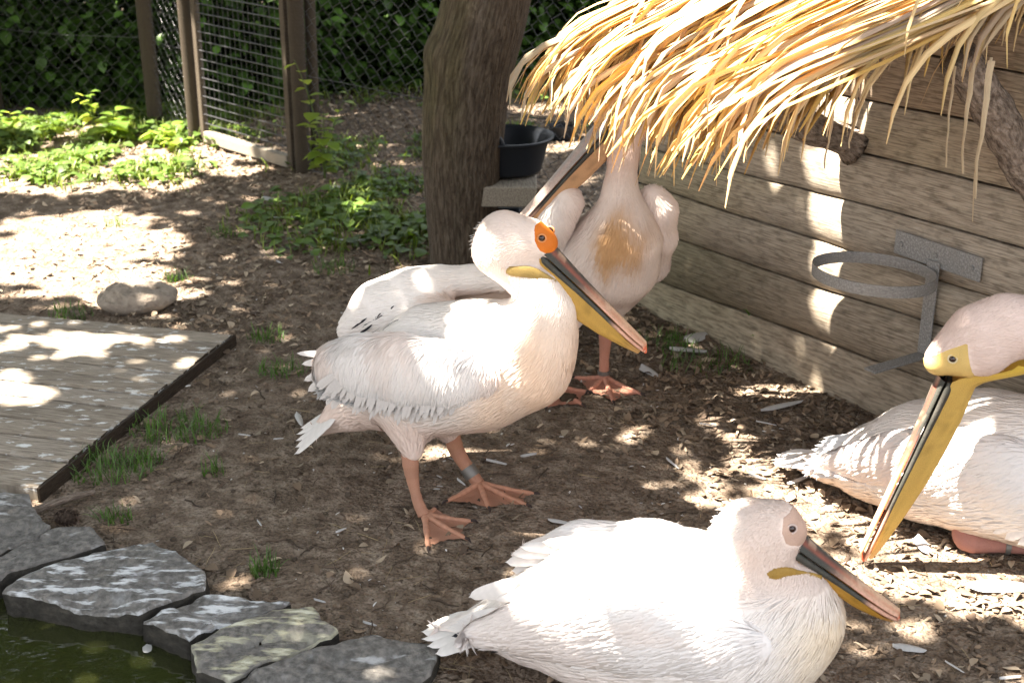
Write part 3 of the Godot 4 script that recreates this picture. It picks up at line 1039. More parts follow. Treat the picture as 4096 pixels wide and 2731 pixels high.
# ------------------------------------------------------------------ thatch
func reed_mesh(seed_: int) -> ArrayMesh:
	# one dry blade: runs down the slope along +z, then droops; folded along its middle
	rng.seed = seed_
	var b := MB.new()
	var n := 18
	var len := 1.0
	var w := rf(0.85, 1.15)
	var kink := rf(0.84, 0.97)
	var drop := rf(0.5, 1.3)
	var sway := rf(-0.12, 0.12)
	var tw := rf(-1.6, 1.6)
	var fold := rf(0.25, 0.7)
	var p := Vector3.ZERO
	var ang := 0.0
	for i in n + 1:
		var t := float(i) / n
		if i > 0:
			ang = drop * smooth01(kink - 0.12, 1.03, t) + 0.05 * sin(t * 9.0 + seed_)
			p += Vector3(sway * t * t * 1.2 + 0.10 * sin(t * 7.0 + seed_ * 2.0) * t, -sin(ang), cos(ang)) * (len / n)
		var ww := 0.5 * w * (1.0 - 0.35 * t) * smooth01(0.0, 0.06, 1.02 - t) * (1.0 + 0.25 * ns(t * 0.5, seed_, 3.0))
		var roll := tw * (t - 0.3) * smooth01(0.3, 1.0, t) + 0.9 * ns(t, seed_, 1.0, 4.0)
		var x := Vector3(cos(roll), sin(roll), 0)
		var y := Vector3(-sin(roll), cos(roll), 0) * fold
		for k in 5:
			var u := (k - 2) / 2.0
			# lengths are scaled along z, widths along x, so the width is kept in x and y of a unit strip
			b.vert(Vector3(0, p.y, p.z) + Vector3(p.x, 0, 0) + (x * u + y * (1.0 - u * u)) * ww * 0.0165, g1(1.0 - 0.12 * absf(u)), Vector2(u * 0.3, t))
	b.sheet(0, n + 1, 5)
	return b.mesh()


func thatch_at(s: float, t: float) -> Vector3:   # s runs along the eave, t from the ridge (0) down to the eave (1)
	var slip := 0.45 + 0.22 * (s - 0.4)
	var off := lerpf(-0.15, 0.70, t)
	var h := lerpf(1.585, 1.085, t) - 0.03 * sin(PI * t)
	return wall_at(s + slip * (1.0 - t), h, off)


func thatch() -> void:
	var o := base("thatched_roof", thatch_at(0.9, 1.0))
	var kinds := []
	for k in 14:
		kinds.append(reed_mesh(100 + k))
	rng.seed = 77
	var back := []
	var backc := []
	var put_n := 0
	for layer in 5:
		var count: int = [440, 440, 420, 400, 170][layer]
		for k in count:
			var s := 0.61 + 0.79 * (k + rf(-0.4, 1.4)) / count
			var edge := smooth01(1.36, 1.48, s)
			var t0: float = [0.08, 0.02, -0.3, -0.5, -0.1][layer] + rf(-0.08, 0.08)
			if ns(s, layer * 0.3, 5.0, 2.0) > 0.42 and layer < 4:
				continue
			var a := thatch_at(s, t0) + Vector3(0, [0.0, 0.018, 0.034, 0.05, 0.062][layer] + rf(-0.006, 0.008), 0)
			var e := thatch_at(s + rf(-0.03, 0.03), t0 + 1.0) + Vector3(0, [0.0, 0.018, 0.034, 0.05, 0.062][layer] + rf(-0.006, 0.010), 0)
			var dir := e - a
			var len: float = rf(0.92, 1.16) * e.distance_to(a) * (1.04 if layer < 2 else 0.97)
			if layer == 4:
				len *= rf(0.5, 0.9)
			var bs := frame(dir, Vector3.UP)
			bs = bs * Basis(Vector3.BACK, rf(-0.35, 0.35)) * Basis(Vector3.UP, rf(-0.09, 0.09))
			var wd := rf(0.6, 1.9) * (1.0 if layer > 0 else 1.2)
			var tr := Transform3D(bs.scaled_local(Vector3(wd, len, len)), a - o.position)
			var i := rng.randi_range(0, 13)
			if layer >= 2 and put_n < 290 and rf(0, 1) < 0.55:
				var r := put("reed", kinds[i], M.reeds[rng.randi_range(0, 4)], o)
				r.transform = tr
				put_n += 1
			else:
				back.append([i, tr])
				backc.append(g1(rf(0.75, 1.1)) * Color(1.0, rf(0.94, 1.02), rf(0.85, 1.1)))
	for i in 14:
		var tr := []
		var co := []
		for k in back.size():
			if back[k][0] == i:
				tr.append(back[k][1])
				co.append(backc[k])
		many("thatch", kinds[i], M.reeds[i % 5], tr, co, o)
	# loose blades that hang from the near edge
	for q in [[1.60, 0.46, 0.22, 1.0], [1.63, 0.44, 0.24, 1.6], [1.66, 0.42, 0.30, 1.8], [1.65, 0.41, 0.36, 0.8], [1.46, 0.60, 0.13, 1.0], [1.43, 0.64, 0.16, 1.1]]:
		var b := MB.new()
		var p := wall_at(q[0], 0, q[1])
		p.y = 1.32 - q[1] * 0.42
		for i in 12:
			var t := i / 11.0
			var roll := 1.2 * ns(t, q[0] * 5.0, 1.0) + 0.6
			var w: float = 0.0042 * q[3] * (1.0 - t * 0.6)
			for u in [-1.0, 0.0, 1.0]:
				b.vert(p + Vector3(cos(roll) * w * u + 0.015 * ns(t, q[0] * 3.0, 1.0, 3.0), -q[2] * t, sin(roll) * w * u + (0.003 if u == 0.0 else 0.0)) - o.position, Color.WHITE, Vector2(u * 0.3, t))
		b.sheet(0, 12, 3)
		put("reed", b.mesh(), M.reeds[4], o)
	# rafter poles under the blades
	for s in [0.62, 0.98, 1.28]:
		var b := MB.new()
		var p0 := thatch_at(s, -0.2) - Vector3(0, 0.045, 0)
		var p1 := thatch_at(s, 0.92) - Vector3(0, 0.045, 0)
		b.tube([p0 - o.position, (p0 + p1) / 2.0 - o.position + Vector3(0, 0.01, 0), p1 - o.position], [0.024, 0.022, 0.018], 10, [], 1.0, true, Vector2(1, 1))
		put("rafter", b.mesh(), M.branch, o)
	tag(o, "golden roof of dry palm blades overhanging the hut wall", "thatched roof")


# ------------------------------------------------------------------ pelicans
# bones: [x, y, z, radius] joints of chains; a smooth surface is drawn round them
func net(chains: Array, cell: float, k: float) -> Dictionary:
	var A: Array[Vector3] = []
	var AB: Array[Vector3] = []
	var INV: Array[float] = []
	var RA: Array[float] = []
	var DR: Array[float] = []
	var lo := Vector3.ONE * 1e9
	var hi := -lo
	for ch in chains:
		for i in ch.size():
			var p := Vector3(ch[i][0], ch[i][1], ch[i][2])
			lo = lo.min(p - Vector3.ONE * (ch[i][3] + k + cell * 3))
			hi = hi.max(p + Vector3.ONE * (ch[i][3] + k + cell * 3))
			if i + 1 < ch.size():
				var q := Vector3(ch[i + 1][0], ch[i + 1][1], ch[i + 1][2])
				A.append(p)
				AB.append(q - p)
				INV.append(1.0 / maxf((q - p).length_squared(), 1e-8))
				RA.append(ch[i][3])
				DR.append(ch[i + 1][3] - ch[i][3])
	var np := A.size()
	var B := 8
	var nb := Vector3i(((hi - lo) / (cell * B)).ceil())
	var n := nb * B
	var g := PackedFloat32Array()
	g.resize(n.x * n.y * n.z)
	g.fill(1e9)
	var half := cell * B * 0.5
	var diag := half * 1.7321
	var active := []
	for bz in nb.z:
		for by in nb.y:
			for bx in nb.x:
				var c := lo + Vector3(bx, by, bz) * (cell * B) + Vector3.ONE * (half - cell * 0.5)
				var ds := []
				var best := 1e9
				for i in np:
					var pa: Vector3 = c - A[i]
					var h := clampf(pa.dot(AB[i]) * INV[i], 0.0, 1.0)
					var d := (pa - AB[i] * h).length() - RA[i] - DR[i] * h
					ds.append(d)
					best = minf(best, d)
				if absf(best) > diag + k * 1.2 + cell * 2.0:
					continue
				var list: Array[int] = []
				for i in np:
					if ds[i] < best + 2.0 * diag + k:
						list.append(i)
				active.append(Vector3i(bx, by, bz))
				for z in B:
					for y in B:
						var at := (bx * B) + n.x * ((by * B + y) + n.y * (bz * B + z))
						var p := lo + Vector3(bx * B, by * B + y, bz * B + z) * cell
						for x in B:
							var d := 1e9
							for i in list:
								var pa: Vector3 = p - A[i]
								var h := clampf(pa.dot(AB[i]) * INV[i], 0.0, 1.0)
								var e := (pa - AB[i] * h).length() - RA[i] - DR[i] * h
								var f := maxf(k - absf(d - e), 0.0) / k
								d = minf(d, e) - f * f * k * 0.25
							g[at + x] = d
							p.x += cell
	var sx := 1
	var sy := n.x
	var sz := n.x * n.y
	var offs := [0, sx, sy, sx + sy, sz, sx + sz, sy + sz, sx + sy + sz]
	var pos := [Vector3(0, 0, 0), Vector3(1, 0, 0), Vector3(0, 1, 0), Vector3(1, 1, 0), Vector3(0, 0, 1), Vector3(1, 0, 1), Vector3(0, 1, 1), Vector3(1, 1, 1)]
	var edges := [[0, 1], [2, 3], [4, 5], [6, 7], [0, 2], [1, 3], [4, 6], [5, 7], [0, 4], [1, 5], [2, 6], [3, 7]]
	var vid := {}
	var v := PackedVector3Array()
	var ix := PackedInt32Array()
	for b in active:
		for z in B:
			for y in B:
				for x in B:
					var cx: int = b.x * B + x
					var cy: int = b.y * B + y
					var cz: int = b.z * B + z
					if cx >= n.x - 1 or cy >= n.y - 1 or cz >= n.z - 1:
						continue
					var at := cx + sy * cy + sz * cz
					var g0 := g[at]
					if absf(g0) > cell * 2.0:
						continue
					var neg := 0
					var bad := false
					for o in offs:
						var w := g[at + o]
						if w < 0.0:
							neg += 1
						if w > 1e8:
							bad = true
					if neg == 0 or neg == 8 or bad:
						continue
					var sum := Vector3.ZERO
					var cnt := 0
					for e in edges:
						var d0 := g[at + offs[e[0]]]
						var d1 := g[at + offs[e[1]]]
						if (d0 < 0.0) != (d1 < 0.0):
							sum += (pos[e[0]] as Vector3).lerp(pos[e[1]], d0 / (d0 - d1))
							cnt += 1
					vid[at] = v.size()
					v.append(lo + (Vector3(cx, cy, cz) + sum / cnt) * cell)
	for at in vid:
		for ax in 3:
			var st: int = [sx, sy, sz][ax]
			var u: int = [sy, sz, sx][ax]
			var w: int = [sz, sx, sy][ax]
			var d0 := g[at]
			var d1 := g[at + st]
			if (d0 < 0.0) == (d1 < 0.0):
				continue
			if not (vid.has(at - u) and vid.has(at - w) and vid.has(at - u - w)):
				continue
			var q := [vid[at], vid[at - u], vid[at - u - w], vid[at - w]]
			if d0 < 0.0:
				q.reverse()
			for t in [0, 1, 2, 0, 2, 3]:
				ix.append(q[t])
	var nn := PackedVector3Array()
	nn.resize(v.size())
	for t in range(0, ix.size(), 3):
		var f := (v[ix[t + 2]] - v[ix[t]]).cross(v[ix[t + 1]] - v[ix[t]])
		nn[ix[t]] += f
		nn[ix[t + 1]] += f
		nn[ix[t + 2]] += f
	for i in nn.size():
		nn[i] = nn[i].normalized()
	return {"v": v, "n": nn, "ix": ix, "A": A, "AB": AB, "INV": INV, "RA": RA, "DR": DR}


func pieces(nt: Dictionary, inside: Callable, col: Callable, poly := PackedVector2Array()) -> Array:   # [rest, patch] as meshes
	var out := []
	var v: PackedVector3Array = nt.v
	var n: PackedVector3Array = nt.n
	var ix: PackedInt32Array = nt.ix
	# draw the rim of a bare patch cleanly: bring near vertices onto it
	for i in v.size():
		if poly.size() and (poly_z < -1.0 or v[i].z > poly_z):
			var q := Vector2(v[i].x, v[i].y)
			var best := Vector2.ZERO
			var bd := 1e9
			for j in poly.size():
				var c := Geometry2D.get_closest_point_to_segment(q, poly[j], poly[(j + 1) % poly.size()])
				if c.distance_to(q) < bd:
					bd = c.distance_to(q)
					best = c
			if bd < 0.0042:
				v[i] = Vector3(best.x, best.y, v[i].z)
	var part := PackedByteArray()
	part.resize(v.size())
	for i in v.size():
		part[i] = 1 if inside.call(v[i]) else 0
	for want in 2:
		var map := {}
		var vv := PackedVector3Array()
		var nn := PackedVector3Array()
		var cc := PackedColorArray()
		var ii := PackedInt32Array()
		for t in range(0, ix.size(), 3):
			var is_in := part[ix[t]] + part[ix[t + 1]] + part[ix[t + 2]]
			if poly.size() and is_in > 0 or poly.size() == 0:
				is_in = 1 if inside.call((v[ix[t]] + v[ix[t + 1]] + v[ix[t + 2]]) / 3.0) else 0
			elif poly.size():
				is_in = 1 if inside.call((v[ix[t]] + v[ix[t + 1]] + v[ix[t + 2]]) / 3.0) else 0
			if is_in != want:
				continue
			for k in 3:
				var o := ix[t + k]
				if not map.has(o):
					map[o] = vv.size()
					vv.append(v[o])
					nn.append(n[o])
					cc.append(col.call(v[o], want))
				ii.append(map[o])
		if vv.size() == 0:
			out.append(null)
			continue
		var arr := []
		arr.resize(Mesh.ARRAY_MAX)
		arr[Mesh.ARRAY_VERTEX] = vv
		arr[Mesh.ARRAY_NORMAL] = nn
		arr[Mesh.ARRAY_COLOR] = cc
		arr[Mesh.ARRAY_INDEX] = ii
		var m := ArrayMesh.new()
		m.add_surface_from_arrays(Mesh.PRIMITIVE_TRIANGLES, arr)
		out.append(m)
	return out


func flow_at(nt: Dictionary, p: Vector3) -> Vector3:   # along the bones, from the head towards the tail
	var sum := Vector3.ZERO
	for i in nt.A.size():
		var pa: Vector3 = p - nt.A[i]
		var h := clampf(pa.dot(nt.AB[i]) * nt.INV[i], 0.0, 1.0)
		var d: float = (pa - nt.AB[i] * h).length() / nt.RA[i]
		sum -= (nt.AB[i] as Vector3).normalized() / pow(d + 0.05, 6.0)
	return sum.normalized()


var barb: ArrayMesh
var vane: Array = []


func feather_meshes() -> void:
	var b := MB.new()
	var pr := [0.25, 0.48, 0.5, 0.40, 0.0]
	for i in 5:
		var t := i / 4.0
		b.vert(Vector3(-pr[i], 0.2 * t * (1.0 - t), t))
		b.vert(Vector3(0, 0.012 * (1.0 - t) + 0.2 * t * (1.0 - t), t))
		b.vert(Vector3(pr[i], 0.2 * t * (1.0 - t), t))
	b.sheet(0, 5, 3)
	barb = flat_lit(b.mesh())
	for k in 4:      # a large feather: shaft and vane, blunt or pointed, its edge a little torn
		rng.seed = 300 + k
		var f := MB.new()
		var n := 14
		var cv := rf(-0.10, 0.10)
		for i in n + 1:
			var t := float(i) / n
			var w := 0.5 * smooth01(-0.1, 0.25, t) * sqrt(maxf(0.0, 1.0 - pow(t, 2.2 + k * 1.3)))
			for j in 7:
				var u := (j - 3) / 3.0
				var torn := 1.0 - 0.22 * maxf(0.0, ns(t * 2.0, u + k * 3.0, 3.0)) * absf(u)
				f.vert(Vector3(u * w * torn + cv * t * t, 0.10 * (1.0 - absf(u)) * (1.0 - t * 0.6) - 0.12 * t * t - 0.06 * u * u, t * (1.0 - 0.03 * absf(u))), g1(0.94 if absf(u) < 0.2 else 1.0 - 0.06 * float(i % 2)))
		f.sheet(0, n + 1, 7)
		vane.append(f.mesh())


func surface_at(nt: Dictionary, p: Vector3) -> float:
	var A: Array[Vector3] = nt.A
	var AB: Array[Vector3] = nt.AB
	var INV: Array[float] = nt.INV
	var RA: Array[float] = nt.RA
	var DR: Array[float] = nt.DR
	var d := 1e9
	for i in A.size():
		var pa := p - A[i]
		var h := clampf(pa.dot(AB[i]) * INV[i], 0.0, 1.0)
		var e := (pa - AB[i] * h).length() - RA[i] - DR[i] * h
		var f := maxf(0.03 - absf(d - e), 0.0) / 0.03
		d = minf(d, e) - f * f * 0.0075
	return d


func flat_lit(m: ArrayMesh) -> ArrayMesh:   # barbs lie in the coat, so they take the light as the coat does
	var a := m.surface_get_arrays(0)
	var v: PackedVector3Array = a[Mesh.ARRAY_VERTEX]
	var n: PackedVector3Array = a[Mesh.ARRAY_NORMAL]
	for i in v.size():
		n[i] = Vector3(v[i].x * 0.25, 1.0, 0.2 * (v[i].z - 0.5)).normalized()
	a[Mesh.ARRAY_NORMAL] = n
	var o := ArrayMesh.new()
	o.add_surface_from_arrays(Mesh.PRIMITIVE_TRIANGLES, a)
	return o


func plumage(root: Node3D, nt: Dictionary, n: int, skip: Callable, size: Callable, col: Callable, grain: Callable, called := "plumage", lift := 0.03, flat := 1.0, mid := 0.0) -> void:
	var v: PackedVector3Array = nt.v
	var nn: PackedVector3Array = nt.n
	var ix: PackedInt32Array = nt.ix
	var cum := PackedFloat32Array()
	var tot := 0.0
	for t in range(0, ix.size(), 3):
		var c := (v[ix[t]] + v[ix[t + 1]] + v[ix[t + 2]]) / 3.0
		var sz: Vector2 = size.call(c)
		tot += (v[ix[t + 1]] - v[ix[t]]).cross(v[ix[t + 2]] - v[ix[t]]).length() / (sz.x * sz.y)
		cum.append(tot)
	var tr := []
	var co := []
	for k in n:
		var t := cum.bsearch(rf(0, tot)) * 3
		if t >= ix.size():
			continue
		var a := rf(0, 1)
		var b := rf(0, 1)
		if a + b > 1.0:
			a = 1.0 - a
			b = 1.0 - b
		var p := v[ix[t]] + (v[ix[t + 1]] - v[ix[t]]) * a + (v[ix[t + 2]] - v[ix[t]]) * b
		if skip.call(p):
			continue
		var m := (nn[ix[t]] * (1.0 - a - b) + nn[ix[t + 1]] * a + nn[ix[t + 2]] * b).normalized()
		var f: Vector3 = grain.call(p, m)
		f = f - m * f.dot(m)
		if f.length() < 0.02:
			continue
		f = (f.normalized() + Vector3(rf(-1, 1), rf(-1, 1), rf(-1, 1)) * 0.07)
		f = (f - m * f.dot(m)).normalized()
		var sz: Vector2 = size.call(p)
		var len := sz.y * rf(0.75, 1.25)
		# the tip comes to lie just above the coat, however it curves
		var tip := p + f * len
		tip -= m * (surface_at(nt, Vector3(tip.x, tip.y, mid + (tip.z - mid) / flat)) * (1.0 if flat > 0.99 else 0.75) - rf(0.0012, 0.0032) - lift * 0.02)
		var z := (tip - p).normalized()
		var bs := frame(z, m) * Basis(Vector3.BACK, rf(-0.06, 0.06))
		tr.append(Transform3D(bs.scaled_local(Vector3(sz.x * rf(0.8, 1.2), len, len)), p - m * 0.0006))
		co.append((col.call(p, 0) as Color) * rf(0.965, 1.02))
	many(called, barb, M.plume, tr, co, root)


func foot(parent: Node3D, at: Vector3, toes: Array, col: Color) -> void:
	var b := MB.new()
	# webs
	var y0 := 0.016
	for i in toes.size() - 1:
		var p: Vector3 = toes[i]
		var q: Vector3 = toes[i + 1]
		var s := b.v.size()
		for r in 9:
			var t := r / 8.0
			for u in 9:
				var w := u / 8.0
				var e := p.lerp(q, w)
				e += (at - e) * 0.13 * sin(PI * w)
				var x := at.lerp(e, t * 0.97)
				var h := lerpf(y0 * 0.8, 0.005, smooth01(0.0, 0.75, t)) - 0.006 * sin(PI * w) * smooth01(0.15, 0.6, t) * (1.0 - t * 0.6) + 0.003
				h += 0.0015 * sin(w * 22.0) * t
				var c: Color = col * (0.95 + 0.08 * ns(x.x, x.z, 8.0))
				c = c * 0.9 if w > 0.15 and w < 0.85 else c
				b.vert(Vector3(x.x, h + gh_local, x.z), c)
		b.sheet(s, 9, 9)
	# toes with knuckles and a claw
	for q in toes:
		var pts := []
		var rad := []
		var cols := []
		for i in 15:
			var t := i / 14.0
			pts.append(at.lerp(q, t) + Vector3(0, lerpf(y0, 0.007, smooth01(0.0, 0.6, t)) + 0.003 * sin(PI * t) + gh_local, 0))
			rad.append((0.0088 - 0.0038 * t) * (1.0 + 0.13 * sin(t * 17.0)) * (0.72 if i == 14 else 1.0))
			cols.append(col * (1.12 + 0.1 * sin(t * 40.0)))
		b.tube(pts, rad, 9, cols, 0.9)
		var d: Vector3 = (q - at).normalized()
		b.tube([q + Vector3(0, 0.009 + gh_local, 0) - d * 0.004, q + d * 0.007 + Vector3(0, 0.010 + gh_local, 0), q + d * 0.015 + Vector3(0, 0.003 + gh_local, 0)], [0.0042, 0.0036, 0.0008], 7, [Color(0.05, 0.035, 0.03)])
	put("foot", b.mesh(), M.skin, parent)


var gh_local := 0.0


func leg(root: Node3D, pts: Array, rad: Array, ankle: Vector3, toes: Array, col: Color, band := -1.0, wide := 0.014) -> void:
	var cv := Curve3D.new()
	for i in pts.size():
		var tan: Vector3 = (pts[mini(i + 1, pts.size() - 1)] - pts[maxi(i - 1, 0)]) * 0.16
		cv.add_point(pts[i], -tan, tan)
	var p2 := []
	var r2 := []
	var c2 := []
	var total := cv.get_baked_length()
	for i in 33:
		var t := i / 32.0
		var f := t * (rad.size() - 1)
		var k := mini(int(f), rad.size() - 2)
		p2.append(cv.sample_baked(total * t, true))
		r2.append(lerpf(rad[k], rad[k + 1], f - k) * (1.0 + 0.025 * sin(t * 60.0)))
		c2.append(col * (1.05 + 0.14 * ns(t, col.r, 4.0)) * (1.0 if t < 0.35 else 0.94))
	var b := MB.new()
	b.tube(p2, r2, 16, c2)
	var o := put("leg", b.mesh(), M.skin, root)
	foot(o, ankle, toes, col)
	if band > 0.0:
		var i0 := int(band * 32)
		var c: Vector3 = p2[i0]
		var d: Vector3 = (p2[i0 + 1] - p2[i0]).normalized()
		var rb := MB.new()
		var r: float = r2[i0] + 0.0035
		rb.tube([c - d * wide, c - d * wide * 0.99, c + d * wide * 0.99, c + d * wide], [r - 0.001, r, r, r - 0.001], 22)
		put("leg_band", rb.mesh(), M.ring, o)


func bill(root: Node3D, p0: Vector3, p1: Vector3, up: Vector3, gape: Vector3, cf: Dictionary) -> void:
	# p0 where the mandibles meet the face, p1 the tip
	var ax := p1 - p0
	var len := ax.length()
	ax /= len
	up = (up - ax * up.dot(ax)).normalized()
	var sd := up.cross(ax)
	var wid: float = cf.get("w", 0.026)
	var open: float = cf.get("open", 0.0)
	var slate := Color(0.058, 0.056, 0.048)
	var n := 40
	var b := MB.new()
	var m := 18
	for i in n + 1:
		var t := float(i) / n
		var w := wid * (1.0 - 0.30 * smooth01(0.0, 0.45, t) + 0.06 * smooth01(0.45, 0.85, t)) * sqrt(maxf(0.02, 1.0 - pow(t, 14.0)))
		var h: float = lerpf(cf.get("h", 0.022), 0.0085, pow(t, 0.7)) * (1.0 if t < 0.97 else 0.8)
		var hook := -0.014 * smooth01(0.95, 1.0, t)
		var c: Vector3 = p0 + ax * (len * t) + up * (0.0015 + hook + open * t - 0.006 * sin(PI * t) * cf.get("sagk", 0.3))
		for j in m:
			var a := TAU * j / m
			var x := cos(a)
			var y := sin(a)
			var ridge := exp(-pow(x / 0.33, 2.0))
			var yy := (0.62 * sqrt(maxf(0.0, 1.0 - x * x)) + 0.45 * ridge) * h if y >= 0.0 else -0.12 * h * sqrt(maxf(0.0, 1.0 - x * x))
			var edge := smooth01(0.60, 0.92, absf(x))
			var red := smooth01(0.42, 0.56, absf(x)) * (1.0 - smooth01(0.62, 0.74, absf(x)))
			var k := smooth01(0.35, 0.75, t + 0.18 * ns(t * 0.6, x * 0.3, 5.0))
			var top := slate.lerp(Color(0.58, 0.38, 0.25), k)
			var cc := top.lerp(slate.lerp(Color(0.60, 0.34, 0.24), smooth01(0.25, 0.6, t)), edge)
			cc = cc.lerp(Color(0.42, 0.10, 0.055), red * (0.75 + 0.25 * ns(t, x, 6.0)))
			cc = cc.lerp(Color(0.60, 0.42, 0.30), 0.55 * smooth01(0.15, 0.45, ns(t * 1.2, x * 0.4, 7.0, 3.0)) * (1.0 - edge))
			cc = cc.lerp(Color(0.62, 0.13, 0.06), smooth01(0.955, 0.98, t))
			if cf.get("pale", false):
				cc = cc.lerp(Color(0.50, 0.46, 0.44), 0.55)  # bill colour lightened as though the sun fell on it
			if cf.get("bright", false):
				cc = cc.lerp(Color(0.62, 0.10, 0.03), smooth01(0.78, 0.95, absf(x)) * smooth01(0.25, 0.5, t) * 0.9)
			b.vert(c + sd * (x * w) + up * yy, cc)
	b.sheet(0, n + 1, m, true)
	var e0 := b.vert(p0 + ax * (len + 0.002) + up * -0.010 + up * open, Color(0.62, 0.13, 0.06))
	for j in m:
		b.tri(e0, n * m + j, n * m + (j + 1) % m)
	put("upper_bill", b.mesh(), M.horn, root)
	# lower bill: two stiff rims and the pouch that hangs between them
	var dep: Array = cf.dep     # depth of the pouch along the bill
	var rim := MB.new()
	for sg in [-1.0, 1.0]:
		var pts := []
		var rad := []
		var cols := []
		for i in 33:
			var t := 0.0 + 0.985 * i / 32.0
			var w := wid * (1.02 - 0.30 * smooth01(0.0, 0.45, t) + 0.04 * smooth01(0.45, 0.85, t)) * sqrt(maxf(0.02, 1.0 - pow(t, 10.0)))
			var th := lerpf(0.0088, 0.0040, pow(t, 0.6)) * smooth01(-0.05, 0.05, t)
			pts.append(p0 + ax * (len * t) + sd * (sg * (w - 0.004)) + up * (-0.0035 - th - 0.006 * sin(PI * t) * cf.get("sagk", 0.3)))
			rad.append(th)
			var k := smooth01(0.62, 0.82, t + 0.12 * ns(t, sg, 4.0))
			cols.append((slate * (1.0 + 0.4 * ns(t * 2.0, sg, 5.0))).lerp(Color(0.62, 0.36, 0.26), k))
		rim.tube(pts, rad, 10, cols, 1.0)
	put("lower_bill", rim.mesh(), M.horn, root)
	var pb := MB.new()
	var rows := 44
	var mm := 15
	var gl := (gape - p0).dot(ax)
	for i in rows + 1:
		var q := float(i) / rows
		var s := lerpf(gl, len * 0.965, q)
		var t := clampf(s / len, 0.0, 1.0)
		var w := wid * (1.02 - 0.30 * smooth01(0.0, 0.45, t) + 0.04 * smooth01(0.45, 0.85, t)) * (1.0 - 0.55 * smooth01(0.85, 1.0, t))
		var back := smooth01(0.0, gl, s) if gl < -0.005 else 0.0
		w = lerpf(w, cf.get("gw", 0.034), back)
		var f := clampf(s / len, 0.0, 1.0) * (dep.size() - 1)
		var k := mini(int(f), dep.size() - 2)
		var dd: float = lerpf(dep[k], dep[k + 1], f - k)
		dd = lerpf(dd, cf.get("gd", 0.02), back)
		var c := p0 + ax * s
		c += (gape - (p0 + ax * gl)) * back
		c += up * (-0.012 * (1.0 - back) - 0.006 * sin(PI * t) * cf.get("sagk", 0.3))
		for j in mm:
			var u := -1.0 + 2.0 * j / (mm - 1)
			var y := -dd * (1.0 - pow(absf(u), 2.2))
			var x := u * w * (1.0 if absf(u) > 0.99 else 0.98)
			var cc: Color = cf.get("skin", Color(0.60, 0.34, 0.07))
			cc = cc.lerp(cf.get("gapec", Color(0.50, 0.36, 0.12)), back)
			cc = cc.lerp(Color(0.62, 0.36, 0.20), 0.6 * smooth01(0.8, 1.0, t))
			var vein := 1.0 + 0.22 * ns(s * 0.5, u * 2.0, 5.0, 2.0) - 0.22 * smooth01(0.2, 0.5, ns(s * 5.0, u * 1.2, 3.0, 6.0))
			pb.vert(c + sd * x + up * y, cc * vein)
	pb.sheet(0, rows + 1, mm)
	put("pouch", pb.mesh(), M.pouch, root)


func gape_skin(root: Node3D, pts: Array, rad: Array, c: Color) -> void:
	for sg in [1.0, -1.0]:
		var cv := Curve3D.new()
		for i in pts.size():
			var p := Vector3(pts[i].x, pts[i].y, pts[i].z * sg)
			var q: Vector3 = (pts[mini(i + 1, pts.size() - 1)] - pts[maxi(i - 1, 0)]) * 0.17
			q.z *= sg
			cv.add_point(p, -q, q)
		var p2 := []
		var r2 := []
		var c2 := []
		for i in 25:
			var t := i / 24.0
			p2.append(cv.sample_baked(cv.get_baked_length() * t, true))
			var f := t * (rad.size() - 1)
			var k := mini(int(f), rad.size() - 2)
			r2.append(lerpf(rad[k], rad[k + 1], f - k) * sqrt(smooth01(-0.05, 0.10, t)))
			c2.append(c * (1.0 + 0.2 * ns(t, c.g, 6.0)))
		var b := MB.new()
		b.tube(p2, r2, 14, c2)
		for i in 25:
			for j in 14:
				var at := i * 14 + j
				b.v[at].z = p2[i].z + (b.v[at].z - p2[i].z) * 0.42
				b.v[at].y += 0.0018 * ns(b.v[at].x, b.v[at].y, 40.0)
		put("throat_skin", b.mesh(), M.pouch, root)


func eye(root: Node3D, at: Vector3, side: Vector3, r: float, rim_c: Color) -> void:
	var b := MB.new()
	for i in 11:
		var la := PI * i / 10 - PI / 2
		for j in 16:
			var lo := TAU * j / 16
			b.vert(at + Vector3(cos(la) * cos(lo), sin(la), cos(la) * sin(lo)) * r)
	b.sheet(0, 11, 16, true)
	var e := put("eye", b.mesh(), M.eye, root)
	var rb := MB.new()
	var x := side.cross(Vector3.UP).normalized()
	var y := x.cross(side).normalized()
	var pts := []
	var rad := []
	for j in 19:
		var a := TAU * j / 18
		pts.append(at + side * (r * 0.45) + (x * cos(a) * 1.05 + y * sin(a)) * r * 1.08)
		rad.append(r * 0.24)
	rb.tube(pts, rad, 7, [rim_c], 1.0, false)
	put("eyelid", rb.mesh(), M.skin, e)


func big_feathers(root: Node3D, list: Array, called: String, tone: Color) -> void:
	# list of [root point, tip point, outward normal, width]
	for i in list.size():
		var q: Array = list[i]
		var z: Vector3 = q[1] - q[0]
		var f := put(called, vane[i % 4], feather_mats[tone], root)
		f.transform = Transform3D(frame(z, q[2]).scaled_local(Vector3(q[3], q[3] * 0.5, z.length())), q[0])


var feather_mats := {}
var poly_z := -9.0


func feather_mat(c: Color) -> Color:
	if not feather_mats.has(c):
		var m := mat(c, 0.7, true)
		m.backlight_enabled = true
		m.backlight = Color(0.35, 0.33, 0.32)
		m.metallic_specular = 0.25
		feather_mats[c] = m
	return c


func in_poly(poly: PackedVector2Array) -> Callable:
	return func(p: Vector3): return Geometry2D.is_point_in_polygon(Vector2(p.x, p.y), poly)


func never(_p: Vector3) -> bool:
	return false


